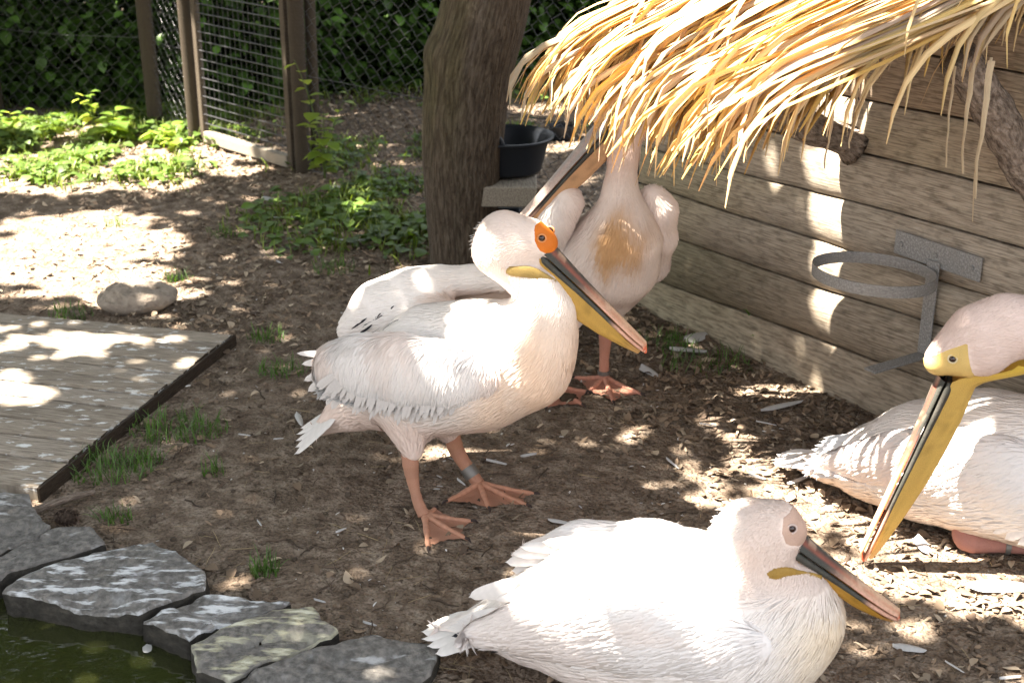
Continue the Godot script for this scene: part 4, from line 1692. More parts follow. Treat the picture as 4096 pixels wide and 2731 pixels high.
func wing_part(root: Node3D, chain: Array, flat: float, mid: float, n: int, size: Callable, col: Callable, grain: Vector3, lift := 0.04) -> void:
	# a folded wing: the same kind of surface, pressed flat across the bird
	var nt := net([chain], 0.008, 0.03)
	for i in nt.v.size():
		nt.v[i].z = mid + (nt.v[i].z - mid) * flat
		nt.n[i] = Vector3(nt.n[i].x, nt.n[i].y, nt.n[i].z / flat).normalized()
	var two := pieces(nt, never, col)
	var w := put("wing", two[0], M.body, root)
	plumage(w, nt, n, never, size, col, func(_p, _m): return grain, "wing_coverts", lift, flat, mid)


const WHITE := Color(0.80, 0.745, 0.705)


func pelicans() -> void:
	feather_meshes()
	rng.seed = 500
	pelican_a()
	pelican_b()
	pelican_c()
	pelican_d()


func pelican_a() -> void:
	var o := base("pelican", Vector3(-0.14, 0, -3.2), deg_to_rad(-20))
	var body := [[-0.379,0.132,0,0.016],[-0.275,0.215,0,0.058],[-0.17,0.291,0,0.115],[-0.051,0.344,0,0.155],[0.064,0.374,0,0.153],[0.17,0.415,0,0.128],[0.213,0.482,0,0.09],[0.246,0.547,0,0.056],[0.222,0.597,0,0.046],[0.164,0.633,0,0.046],[0.112,0.668,0,0.050],[0.132,0.700,0,0.058],[0.196,0.705,0,0.040],[0.232,0.700,0,0.027]]
	var th1 := [[-0.10,0.27,0.08,0.075],[-0.07,0.172,0.11,0.027]]
	var th2 := [[-0.083,0.235,-0.06,0.075],[-0.051,0.135,-0.08,0.026]]
	var nt := net([body, th1, th2], 0.007, 0.035)
	var face := PackedVector2Array([Vector2(0.212, 0.747), Vector2(0.243, 0.752), Vector2(0.295, 0.747), Vector2(0.295, 0.69), Vector2(0.251, 0.678), Vector2(0.230, 0.693), Vector2(0.220, 0.715)])
	var skin := in_poly(face)
	var col = func(p: Vector3, part: int) -> Color:
		if part == 1:
			return Color(0.58, 0.16, 0.018) * (1.0 + 0.2 * ns(p.x, p.y, 20.0))
		var c := WHITE
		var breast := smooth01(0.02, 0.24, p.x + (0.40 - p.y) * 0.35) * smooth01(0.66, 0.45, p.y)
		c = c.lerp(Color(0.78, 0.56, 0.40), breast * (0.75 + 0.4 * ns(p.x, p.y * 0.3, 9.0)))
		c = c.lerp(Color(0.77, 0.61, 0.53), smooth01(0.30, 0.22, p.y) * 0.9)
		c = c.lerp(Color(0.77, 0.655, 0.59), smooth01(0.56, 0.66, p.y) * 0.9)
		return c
	var two := pieces(nt, skin, col, face)
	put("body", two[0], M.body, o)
	put("facial_skin", two[1], M.skin, o)
	var size := func(p: Vector3) -> Vector2:
		if p.y > 0.60:
			return Vector2(0.0022, 0.013)
		if p.y > 0.50 and p.x > 0.15:
			return Vector2(0.003, 0.020)
		if p.x > 0.1:
			return Vector2(0.0045, 0.030)
		return Vector2(0.007, 0.034)
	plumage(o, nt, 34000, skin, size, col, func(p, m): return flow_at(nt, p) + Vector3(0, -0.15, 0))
	# shaggy nape
	var crest := []
	for k in 150:
		var a := rf(1.3, 3.6)
		var c := Vector3(0.120 + cos(a) * 0.052, 0.690 + sin(a) * 0.058, rf(-0.03, 0.03))
		var d := Vector3(cos(a) - 0.35, sin(a) - 0.9, rf(-0.3, 0.3)).normalized()
		crest.append(Transform3D(frame(d, Vector3(cos(a), sin(a), 0)).scaled_local(Vector3(0.004, 0.004, rf(0.012, 0.026))), c))
	var cc := []
	cc.resize(crest.size())
	cc.fill(WHITE)
	many("nape_crest", barb, M.plume, crest, cc, o)
	# near wing
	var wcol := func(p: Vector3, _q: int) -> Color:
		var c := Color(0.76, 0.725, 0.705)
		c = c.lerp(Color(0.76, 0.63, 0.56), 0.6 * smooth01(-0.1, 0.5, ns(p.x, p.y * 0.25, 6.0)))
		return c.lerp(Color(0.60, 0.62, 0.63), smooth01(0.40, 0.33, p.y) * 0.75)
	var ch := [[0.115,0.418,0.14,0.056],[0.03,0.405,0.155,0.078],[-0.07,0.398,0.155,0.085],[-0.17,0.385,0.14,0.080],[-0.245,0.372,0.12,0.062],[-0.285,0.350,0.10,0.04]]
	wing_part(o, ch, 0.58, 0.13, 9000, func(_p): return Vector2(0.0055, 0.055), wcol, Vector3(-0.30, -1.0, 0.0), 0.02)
	var wing: Node3D = o.get_node("wing")
	var hem := []
	var tone := feather_mat(Color(0.60, 0.565, 0.545))
	var tone2 := feather_mat(Color(0.755, 0.715, 0.69))
	for row in 2:
		for k in 34:
			var t := (k + rf(-0.4, 0.4)) / 33.0
			var x := lerpf(0.10, -0.245, t)
			var y := 0.352 + 0.02 * sin(PI * t) + row * 0.03 - 0.01 * smooth01(0.0, 0.06, -x - 0.19)
			var z := 0.170 - 0.015 * absf(t - 0.5) + row * 0.008
			var tip := 0.268 + 0.03 * smooth01(0.7, 0.0, t) * smooth01(0.4, 0.0, t) + 0.03 * smooth01(0.6, 1.0, t) + row * 0.022 + rf(-0.012, 0.014)
			tip += 0.06 * smooth01(0.12, 0.0, t)
			hem.append([Vector3(x, y, z), Vector3(x - lerpf(0.02, 0.05, t), tip, z - 0.004 + row * 0.004), Vector3(0, 0.25, 1), rf(0.012, 0.018)])
	big_feathers(wing, hem, "flight_feather", tone)
	var prim := []
	for q in [[-0.26, 0.40, -0.375, 0.385, 0.020], [-0.26, 0.39, -0.365, 0.355, 0.022], [-0.27, 0.37, -0.362, 0.310, 0.020], [-0.265, 0.36, -0.355, 0.280, 0.022], [-0.258, 0.35, -0.322, 0.262, 0.022], [-0.25, 0.345, -0.305, 0.250, 0.022], [-0.24, 0.34, -0.285, 0.245, 0.022], [-0.27, 0.40, -0.318, 0.335, 0.024], [-0.262, 0.39, -0.30, 0.305, 0.024]]:
		prim.append([Vector3(q[0], q[1], 0.115), Vector3(q[2], q[3], 0.105 + rf(-0.012, 0.012)), Vector3(0.2, 0.3, 1), q[4]])
	big_feathers(wing, prim, "primary_feather", tone2)
	# far wing, half lifted over the back, seen partly from below
	var fw := net([[[-0.30,0.392,-0.07,0.045],[-0.245,0.440,-0.10,0.068],[-0.175,0.478,-0.13,0.062],[-0.125,0.500,-0.15,0.046],[-0.10,0.512,-0.17,0.030],[-0.024,0.520,-0.19,0.030],[0.05,0.528,-0.20,0.027],[0.12,0.52,-0.20,0.022]], [[-0.20,0.44,-0.10,0.06],[-0.08,0.43,-0.08,0.07]]], 0.008, 0.04)
	var ftwo := pieces(fw, never, func(p: Vector3, _q: int): return WHITE.lerp(Color(0.80, 0.62, 0.52), smooth01(-0.13, -0.08, p.x) * smooth01(0.51, 0.50, p.y) * 0.6))
	var f2 := put("wing", ftwo[0], M.body, o)
	plumage(f2, fw, 4500, never, func(_p): return Vector2(0.005, 0.030), func(p: Vector3, _q: int): return WHITE.lerp(Color(0.80, 0.62, 0.52), smooth01(-0.13, -0.08, p.x) * smooth01(0.52, 0.50, p.y) * 0.6), func(_p, _m): return Vector3(-1.0, -0.25, 0.1), "wing_coverts")
	var under := []
	for k in 15:
		var t := k / 14.0
		var x := lerpf(-0.11, 0.13, t)
		under.append([Vector3(x, 0.51, -0.195), Vector3(x - 0.05, 0.40 - 0.02 * t, -0.155), Vector3(-0.2, 0.3, 1), 0.034])
	big_feathers(f2, under, "flight_feather", feather_mat(Color(0.55, 0.42, 0.33)))
	var blacks := []
	for k in 13:
		var t := k / 12.0
		var x := lerpf(-0.27, -0.15, t) + rf(-0.012, 0.012)
		var y := lerpf(0.408, 0.455, t) + rf(-0.02, 0.03)
		var ends := []
		for e in [Vector2(x + 0.026, y + 0.020), Vector2(x - 0.022, y - 0.018)]:
			var z := 0.12
			while z > -0.25 and minf(surface_at(nt, Vector3(e.x, e.y, z)), surface_at(fw, Vector3(e.x, e.y, z))) > 0.003:
				z -= 0.003
			ends.append(Vector3(e.x, e.y, z + 0.003))
		blacks.append([ends[0], ends[1], Vector3(0, 0.6, 1), rf(0.005, 0.008)])
	big_feathers(f2, blacks, "black_feather", feather_mat(Color(0.02, 0.02, 0.025)))
	# tail
	var tail := []
	for k in 8:
		var t := k / 7.0
		tail.append([Vector3(-0.30, 0.205, lerpf(-0.045, 0.05, t)), Vector3(lerpf(-0.445, -0.41, absf(t - 0.5) * 2.0), lerpf(0.145, 0.095, t), lerpf(-0.07, 0.09, t)), Vector3(-0.2, 1, 0.35), 0.036])
	big_feathers(o, tail, "tail_feather", tone2)
	leg(o, [Vector3(-0.078, 0.205, 0.112), Vector3(-0.070, 0.120, 0.118), Vector3(-0.052, 0.055, 0.13), Vector3(-0.030, 0.016, 0.139)], [0.020, 0.0205, 0.0125, 0.0155], Vector3(-0.028, 0, 0.139), [Vector3(0.037, 0, 0.27), Vector3(0.106, 0, 0.197), Vector3(0.087, 0, 0.111), Vector3(-0.024, 0, 0.081)], Color(0.43, 0.225, 0.15))
	leg(o, [Vector3(-0.05, 0.165, -0.08), Vector3(-0.034, 0.098, -0.08), Vector3(0.008, 0.042, -0.072), Vector3(0.036, 0.014, -0.064)], [0.021, 0.021, 0.017, 0.0165], Vector3(0.037, 0, -0.063), [Vector3(0.186, 0, -0.076), Vector3(0.188, 0, -0.011), Vector3(0.102, 0, 0.037), Vector3(-0.013, 0, 0.04)], Color(0.42, 0.21, 0.135), 0.80, 0.0145)
	bill(o, Vector3(0.236, 0.682, 0), Vector3(0.484, 0.472, 0), Vector3(0.65, 0.76, 0.0), Vector3(0.145, 0.648, 0.0), {"dep": [0.046, 0.058, 0.064, 0.060, 0.048, 0.030, 0.010], "w": 0.028, "h": 0.024, "gw": 0.061, "gd": 0.024, "skin": Color(0.58, 0.36, 0.09), "gapec": Color(0.46, 0.35, 0.14), "sagk": 0.2})
	gape_skin(o, [Vector3(0.134, 0.656, 0.047), Vector3(0.165, 0.643, 0.052), Vector3(0.208, 0.640, 0.045), Vector3(0.262, 0.615, 0.024)], [0.012, 0.0145, 0.0165, 0.010], Color(0.36, 0.25, 0.08))
	for sg in [1.0, -1.0]:
		eye(o, Vector3(0.232, 0.7225, sg * 0.0285), Vector3(0.25, 0.1, sg).normalized(), 0.0082, Color(0.62, 0.26, 0.10))
	tag(o, "white pelican standing in the middle with an orange eye patch and folded wing", "pelican", "pelicans in the yard")


func pelican_b() -> void:
	var o := base("pelican", Vector3(0.21, 0, -3.95), deg_to_rad(-110))
	var body := [[-0.402,0.20,0.123,0.05],[-0.244,0.282,0.061,0.115],[-0.113,0.338,-0.019,0.150],[-0.028,0.394,-0.076,0.140],[0.003,0.466,-0.109,0.112],[0.012,0.54,-0.113,0.064],[0.004,0.615,-0.105,0.041],[-0.017,0.698,-0.106,0.037],[-0.041,0.781,-0.113,0.042],[-0.045,0.843,-0.096,0.058],[-0.014,0.838,-0.050,0.043],[0.004,0.832,-0.030,0.030]]
	var th := [[-0.044,0.255,-0.062,0.075],[-0.024,0.19,-0.066,0.028]]
	var th2 := [[0.0,0.26,0.023,0.072],[0.055,0.205,0.017,0.027]]
	var nt := net([body, th, th2], 0.008, 0.035)
	var col = func(p: Vector3, _q: int) -> Color:
		var c := Color(0.78, 0.66, 0.59)
		c = c.lerp(WHITE, smooth01(-0.02, 0.10, p.z))
		var patch := Vector2((p.z + 0.125) / 0.088, (p.y - 0.475) / 0.105)
		var d := patch.length() + 0.35 * ns(p.z, p.y * 0.25, 12.0)
		if p.x > -0.05:
			c = c.lerp(Color(0.52, 0.27, 0.085), smooth01(1.2, 0.35, d) * 0.85)
		c = c.lerp(Color(0.78, 0.56, 0.46), smooth01(0.62, 0.72, p.y) * 0.7)
		return c
	var two := pieces(nt, never, col)
	put("body", two[0], M.body, o)
	plumage(o, nt, 16000, func(p: Vector3): return p.y > 0.80 and p.x > 0.0, func(p: Vector3): return Vector2(0.0032, 0.016) if p.y > 0.56 else Vector2(0.0052, 0.032), col, func(p, _m): return flow_at(nt, p) + Vector3(0, -0.35, 0))
	for w in [[[-0.055,0.575,-0.186,0.040],[-0.068,0.535,-0.206,0.046],[-0.110,0.44,-0.198,0.046],[-0.19,0.33,-0.155,0.05],[-0.32,0.25,-0.06,0.045]], [[0.055,0.568,0.039,0.052],[0.060,0.515,0.080,0.062],[0.0,0.41,0.105,0.062],[-0.13,0.29,0.115,0.058],[-0.3,0.22,0.16,0.04]]]:
		var wn := net([w], 0.008, 0.03)
		var wc := func(p: Vector3, _q: int): return Color(0.80, 0.68, 0.62).lerp(WHITE, smooth01(0.0, 0.08, p.z))
		var wp := pieces(wn, never, wc)
		var wo := put("wing", wp[0], M.body, o)
		plumage(wo, wn, 2600, never, func(_p): return Vector2(0.005, 0.030), wc, func(_p, _m): return Vector3(-0.6, -0.8, 0.0), "wing_coverts", 0.015)
	var c := Color(0.50, 0.235, 0.165)
	leg(o, [Vector3(-0.024, 0.22, -0.065), Vector3(-0.014, 0.145, -0.068), Vector3(-0.010, 0.07, -0.067), Vector3(-0.012, 0.014, -0.068)], [0.021, 0.020, 0.0145, 0.0165], Vector3(-0.012, 0, -0.068), [Vector3(0.001, 0, 0.025), Vector3(0.089, 0, -0.047), Vector3(0.135, 0, -0.14), Vector3(0.052, 0, -0.203)], c, 0.88, 0.006)
	leg(o, [Vector3(0.055, 0.23, 0.017), Vector3(0.072, 0.144, 0.021), Vector3(0.100, 0.07, 0.043), Vector3(0.102, 0.014, 0.055)], [0.021, 0.020, 0.0145, 0.0165], Vector3(0.102, 0, 0.055), [Vector3(0.144, 0, 0.104), Vector3(0.242, 0, 0.03), Vector3(0.183, 0, -0.062), Vector3(0.088, 0, -0.05)], c)
	# world up-left and towards the viewer, in the bird's own axes
	var up := Vector3(0.375, 0.613, 0.50)
	bill(o, Vector3(0.004, 0.790, -0.052), Vector3(0.154, 0.479, 0.189), up, Vector3(-0.045, 0.79, -0.10), {"dep": [0.06, 0.065, 0.06, 0.05, 0.036, 0.024, 0.008], "pale": true, "w": 0.036, "h": 0.022, "gw": 0.045, "gd": 0.03, "skin": Color(0.66, 0.40, 0.22), "gapec": Color(0.66, 0.42, 0.26)})
	var tail := []
	for k in 6:
		tail.append([Vector3(-0.40, 0.21, 0.10 + k * 0.012), Vector3(-0.53, 0.14, 0.10 + k * 0.03), Vector3(0, 1, 0), 0.036])
	big_feathers(o, tail, "tail_feather", feather_mat(Color(0.755, 0.715, 0.69)))
	tag(o, "pelican facing forward with a golden breast patch, its head hidden by thatch", "pelican", "pelicans in the yard")


func pelican_c() -> void:
	var o := base("pelican", Vector3(0.25, 0, -2.43), deg_to_rad(-10))
	var body := [[-0.40,0.070,0,0.008],[-0.313,0.088,0,0.034],[-0.214,0.115,0,0.088],[-0.073,0.142,0,0.150],[0.066,0.152,0,0.168],[0.180,0.150,0,0.163],[0.262,0.150,0,0.126],[0.300,0.180,0,0.092],[0.285,0.232,0,0.075],[0.226,0.262,0,0.068],[0.192,0.312,0,0.060],[0.214,0.352,0,0.062],[0.263,0.374,0,0.040],[0.285,0.362,0,0.028]]
	var cheeks := [[[0.262,0.335,0.024,0.027],[0.25,0.345,0.02,0.03]], [[0.262,0.335,-0.024,0.027],[0.25,0.345,-0.02,0.03]]]
	var nt := net([body, cheeks[0], cheeks[1]], 0.007, 0.03)
	var face := PackedVector2Array([Vector2(0.268, 0.408), Vector2(0.289, 0.418), Vector2(0.33, 0.41), Vector2(0.33, 0.345), Vector2(0.300, 0.352), Vector2(0.277, 0.362), Vector2(0.267, 0.385)])
	var skin := in_poly(face)
	var col = func(p: Vector3, part: int) -> Color:
		if part == 1:
			return Color(0.54, 0.37, 0.29) * (1.0 + 0.15 * ns(p.x, p.y, 20.0))
		var c := WHITE
		c = c.lerp(Color(0.80, 0.62, 0.38), smooth01(0.24, 0.40, p.x) * smooth01(0.30, 0.20, p.y) * 0.85 * (0.7 + 0.5 * ns(p.z, p.y * 0.2, 12.0)))
		c = c.lerp(Color(0.77, 0.63, 0.55), smooth01(0.24, 0.30, p.y) * smooth01(0.16, 0.22, p.x) * 0.9)
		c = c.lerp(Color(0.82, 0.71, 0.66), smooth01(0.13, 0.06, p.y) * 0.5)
		return c
	var two := pieces(nt, skin, col, face)
	put("body", two[0], M.body, o)
	put("facial_skin", two[1], M.skin, o)
	var size := func(p: Vector3) -> Vector2:
		if p.y > 0.27 and p.x > 0.13:
			return Vector2(0.0022, 0.012)
		if p.x > 0.23:
			return Vector2(0.0042, 0.042)
		return Vector2(0.0075, 0.040)
	plumage(o, nt, 30000, skin, size, col, func(p, m): return flow_at(nt, p) + (Vector3(-0.3, -1.2, 0) if p.x > 0.2 and p.y < 0.26 else Vector3(0, -0.12, 0)))
	# ruffled nape
	var crest := []
	for k in 120:
		var a := rf(1.9, 3.9)
		var c := Vector3(0.206 + cos(a) * 0.060, 0.338 + sin(a) * 0.07, rf(-0.03, 0.03))
		crest.append(Transform3D(frame(Vector3(cos(a) - 0.2, sin(a) - 0.8, rf(-0.3, 0.3)), Vector3(cos(a), sin(a), 0)).scaled_local(Vector3(0.004, 0.004, rf(0.012, 0.026))), c))
	var cc := []
	cc.resize(crest.size())
	cc.fill(WHITE)
	many("nape_crest", barb, M.plume, crest, cc, o)
	var wcol := func(p: Vector3, _q: int) -> Color:
		return Color(0.77, 0.73, 0.71).lerp(Color(0.77, 0.64, 0.57), 0.4 * smooth01(0.1, 0.5, ns(p.x * 0.4, p.y, 6.0)))
	var ch := [[0.215,0.180,0.145,0.052],[0.13,0.188,0.16,0.082],[0.02,0.200,0.158,0.092],[-0.10,0.190,0.140,0.080],[-0.20,0.165,0.105,0.055],[-0.30,0.13,0.075,0.030]]
	wing_part(o, ch, 0.52, 0.115, 8000, func(_p): return Vector2(0.0075, 0.046), wcol, Vector3(-1.0, -0.42, 0), 0.02)
	var wing: Node3D = o.get_node("wing")
	var fl := []
	for row in 3:
		for k in 12:
			var t := k / 11.0
			var x := lerpf(0.13, -0.18, t) - row * 0.02
			var y := 0.118 + 0.055 * row + 0.015 * sin(PI * t) + 0.01 * t
			fl.append([Vector3(x, y + 0.03, 0.166 - 0.045 * smooth01(0.5, 1.0, t) - 0.004 * row), Vector3(x - 0.105, y - 0.018 - 0.012 * t, 0.158 - 0.065 * smooth01(0.4, 1.0, t)), Vector3(0, 0.35, 1), rf(0.022, 0.03)])
	big_feathers(wing, fl, "flight_feather", feather_mat(Color(0.765, 0.73, 0.705)))
	# long feathers crossed over the rump
	var pr := []
	for k in 9:
		var t := k / 8.0
		pr.append([Vector3(-0.17, 0.20 - 0.05 * t, 0.095 - 0.04 * t), Vector3(-0.34 - 0.07 * t, 0.145 - 0.085 * t, 0.055 - 0.05 * t), Vector3(-0.3, 0.8, 0.7), 0.030])
	big_feathers(wing, pr, "primary_feather", feather_mat(Color(0.765, 0.73, 0.705)))
	big_feathers(wing, [[Vector3(-0.28, 0.135, 0.070), Vector3(-0.37, 0.090, 0.055), Vector3(0, 0.7, 0.8), 0.018], [Vector3(-0.25, 0.09, 0.075), Vector3(-0.285, 0.072, 0.068), Vector3(0, 0.7, 0.8), 0.008]], "black_feather", feather_mat(Color(0.02, 0.02, 0.025)))
	var ch2 := [[0.16,0.225,-0.10,0.055],[0.02,0.232,-0.11,0.062],[-0.12,0.225,-0.10,0.058],[-0.22,0.215,-0.07,0.03]]
	wing_part(o, ch2, 0.7, -0.10, 3500, func(_p): return Vector2(0.0075, 0.046), wcol, Vector3(-1.0, -0.2, 0), 0.02)
	var f3: Node3D = o.get_node("wing_001")
	var tips := []
	for q in [[-0.12, 0.268, -0.245, 0.262], [-0.13, 0.262, -0.262, 0.243], [-0.15, 0.25, -0.275, 0.222], [-0.15, 0.238, -0.262, 0.203], [-0.14, 0.225, -0.24, 0.19], [-0.05, 0.285, -0.20, 0.277], [-0.10, 0.255, -0.225, 0.233]]:
		tips.append([Vector3(q[0], q[1], -0.04), Vector3(q[2], q[3], -0.03), Vector3(0, 1, 0.5), 0.036])
	big_feathers(f3, tips, "primary_feather", feather_mat(Color(0.765, 0.73, 0.705)))
	var tail := []
	for k in 7:
		var t := k / 6.0
		tail.append([Vector3(-0.30, 0.095, lerpf(-0.03, 0.04, t)), Vector3(lerpf(-0.40, -0.445, sin(PI * t)), 0.055 + 0.012 * (1.0 - t), lerpf(-0.06, 0.07, t)), Vector3(0, 1, 0.3), 0.036])
	big_feathers(o, tail, "tail_feather", feather_mat(Color(0.765, 0.73, 0.705)))
	bill(o, Vector3(0.296, 0.345, 0), Vector3(0.507, 0.200, 0), Vector3(0.57, 0.82, 0.06), Vector3(0.240, 0.290, 0.0), {"dep": [0.034, 0.030, 0.028, 0.028, 0.028, 0.02, 0.008], "w": 0.030, "h": 0.022, "gw": 0.066, "gd": 0.020, "skin": Color(0.55, 0.30, 0.05), "gapec": Color(0.58, 0.34, 0.05), "sagk": 0.5})
	gape_skin(o, [Vector3(0.240, 0.288, 0.060), Vector3(0.254, 0.298, 0.063), Vector3(0.278, 0.302, 0.052), Vector3(0.345, 0.282, 0.026)], [0.015, 0.015, 0.011, 0.009], Color(0.36, 0.22, 0.05))
	for sg in [1.0, -1.0]:
		eye(o, Vector3(0.284, 0.389, sg * 0.0335), Vector3(0.3, 0.1, sg).normalized(), 0.0082, Color(0.62, 0.50, 0.45))
	tag(o, "bright white pelican resting on its belly with its bill tip on the ground", "pelican", "pelicans in the yard")


func pelican_d() -> void:
	var o := base("pelican", Vector3(1.075, 0, -3.065), deg_to_rad(-37))
	var body := [[-0.452,0.035,0,0.007],[-0.332,0.06,0,0.038],[-0.218,0.100,0,0.090],[-0.088,0.145,0,0.142],[0.056,0.185,0,0.168],[0.198,0.20,0,0.170],[0.30,0.25,-0.02,0.125],[0.325,0.33,-0.045,0.085],[0.305,0.425,-0.040,0.062],[0.250,0.534,0.030,0.056],[0.182,0.596,0.115,0.060],[0.121,0.602,0.191,0.065],[0.075,0.580,0.226,0.062],[0.037,0.543,0.254,0.042],[0.011,0.522,0.273,0.028]]
	var nt := net([body, [[0.10,0.545,0.235,0.040],[0.078,0.535,0.245,0.034]]], 0.007, 0.03)
	var face := PackedVector2Array([Vector2(-0.03, 0.518), Vector2(0.005, 0.540), Vector2(0.038, 0.564), Vector2(0.078, 0.588), Vector2(0.094, 0.508), Vector2(0.055, 0.480), Vector2(0.017, 0.470), Vector2(-0.03, 0.470)])
	var skin := func(p: Vector3): return p.z > 0.14 and Geometry2D.is_point_in_polygon(Vector2(p.x, p.y), face)
	var col = func(p: Vector3, part: int) -> Color:
		if part == 1:
			return Color(0.66, 0.47, 0.17) * (1.0 + 0.15 * ns(p.x, p.y, 20.0))
		var c := WHITE
		c = c.lerp(Color(0.76, 0.61, 0.55), smooth01(0.42, 0.52, p.y) * 0.9)
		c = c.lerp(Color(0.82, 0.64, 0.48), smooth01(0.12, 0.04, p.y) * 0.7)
		return c
	poly_z = 0.14
	var two := pieces(nt, skin, col, face)
	poly_z = -9.0
	put("body", two[0], M.body, o)
	put("facial_skin", two[1], M.skin, o)
	plumage(o, nt, 24000, skin, func(p: Vector3): return Vector2(0.0024, 0.014) if p.y > 0.42 else Vector2(0.007, 0.038), col, func(p, m): return flow_at(nt, p) + Vector3(0, -0.12, 0))
	var wcol := func(p: Vector3, _q: int) -> Color:
		return Color(0.77, 0.725, 0.705).lerp(Color(0.77, 0.64, 0.58), 0.4 * smooth01(0.1, 0.5, ns(p.x * 0.4, p.y, 6.0)))
	var ch := [[0.27,0.225,0.13,0.07],[0.16,0.225,0.145,0.092],[0.02,0.212,0.135,0.095],[-0.10,0.18,0.11,0.075],[-0.20,0.15,0.085,0.045],[-0.31,0.11,0.06,0.02]]
	wing_part(o, ch, 0.55, 0.115, 9000, func(_p): return Vector2(0.0085, 0.05), wcol, Vector3(-1.0, -0.75, 0), 0.02)
	var wing: Node3D = o.get_node("wing")
	var fl := []
	for row in 3:
		for k in 14:
			var t := k / 13.0
			var x := lerpf(0.34, -0.06, t) - row * 0.012
			var y := 0.125 + 0.045 * row + 0.03 * t
			fl.append([Vector3(x, y + 0.03, 0.172 - 0.03 * t - row * 0.002), Vector3(x - 0.075, y - 0.045 - 0.006 * row, 0.166 - 0.04 * t), Vector3(0, 0.3, 1), rf(0.024, 0.032)])
	big_feathers(wing, fl, "flight_feather", feather_mat(Color(0.76, 0.715, 0.69)))
	var tips := []
	for k in 9:
		var t := k / 8.0
		tips.append([Vector3(-0.17, 0.20 - 0.075 * t, 0.04 + 0.045 * t), Vector3(-0.34 - 0.03 * sin(PI * t * 0.8) , 0.150 - 0.10 * t, 0.035 + 0.025 * t), Vector3(-0.2, 0.9, 0.6), 0.034])
	big_feathers(wing, tips, "primary_feather", feather_mat(Color(0.70, 0.70, 0.71)))
	var tail := []
	for k in 7:
		var t := k / 6.0
		tail.append([Vector3(-0.34, 0.07, lerpf(-0.03, 0.03, t)), Vector3(-0.48 + 0.03 * absf(t - 0.5), 0.048, lerpf(-0.05, 0.05, t)), Vector3(0, 1, 0.3), 0.034])
	big_feathers(o, tail, "tail_feather", feather_mat(Color(0.76, 0.715, 0.69)))
	# skin of the throat that runs back under the neck
	bill(o, Vector3(0.030, 0.487, 0.258), Vector3(-0.102, 0.006, 0.302), Vector3(-0.93, 0.22, 0.30), Vector3(0.15, 0.530, 0.165), {"dep": [0.052, 0.055, 0.052, 0.046, 0.036, 0.024, 0.008], "w": 0.030, "h": 0.022, "gw": 0.046, "gd": 0.045, "skin": Color(0.58, 0.38, 0.10), "gapec": Color(0.62, 0.44, 0.07), "bright": true, "open": 0.004})
	eye(o, Vector3(0.052, 0.5475, 0.2965), Vector3(0.2, 0.25, 1).normalized(), 0.0082, Color(0.66, 0.55, 0.35))
	leg(o, [Vector3(0.05, 0.05, 0.07), Vector3(0.07, 0.028, 0.105), Vector3(0.14, 0.022, 0.07), Vector3(0.21, 0.02, 0.03)], [0.022, 0.026, 0.017, 0.016], Vector3(0.21, 0, 0.03), [Vector3(0.30, 0, 0.06), Vector3(0.33, 0, 0.0), Vector3(0.30, 0, -0.05), Vector3(0.22, 0, -0.04)], Color(0.38, 0.18, 0.145), 0.7, 0.006)
	tag(o, "pelican with a yellow face and long grey and yellow bill, crouched by the wall", "pelican", "pelicans in the yard")


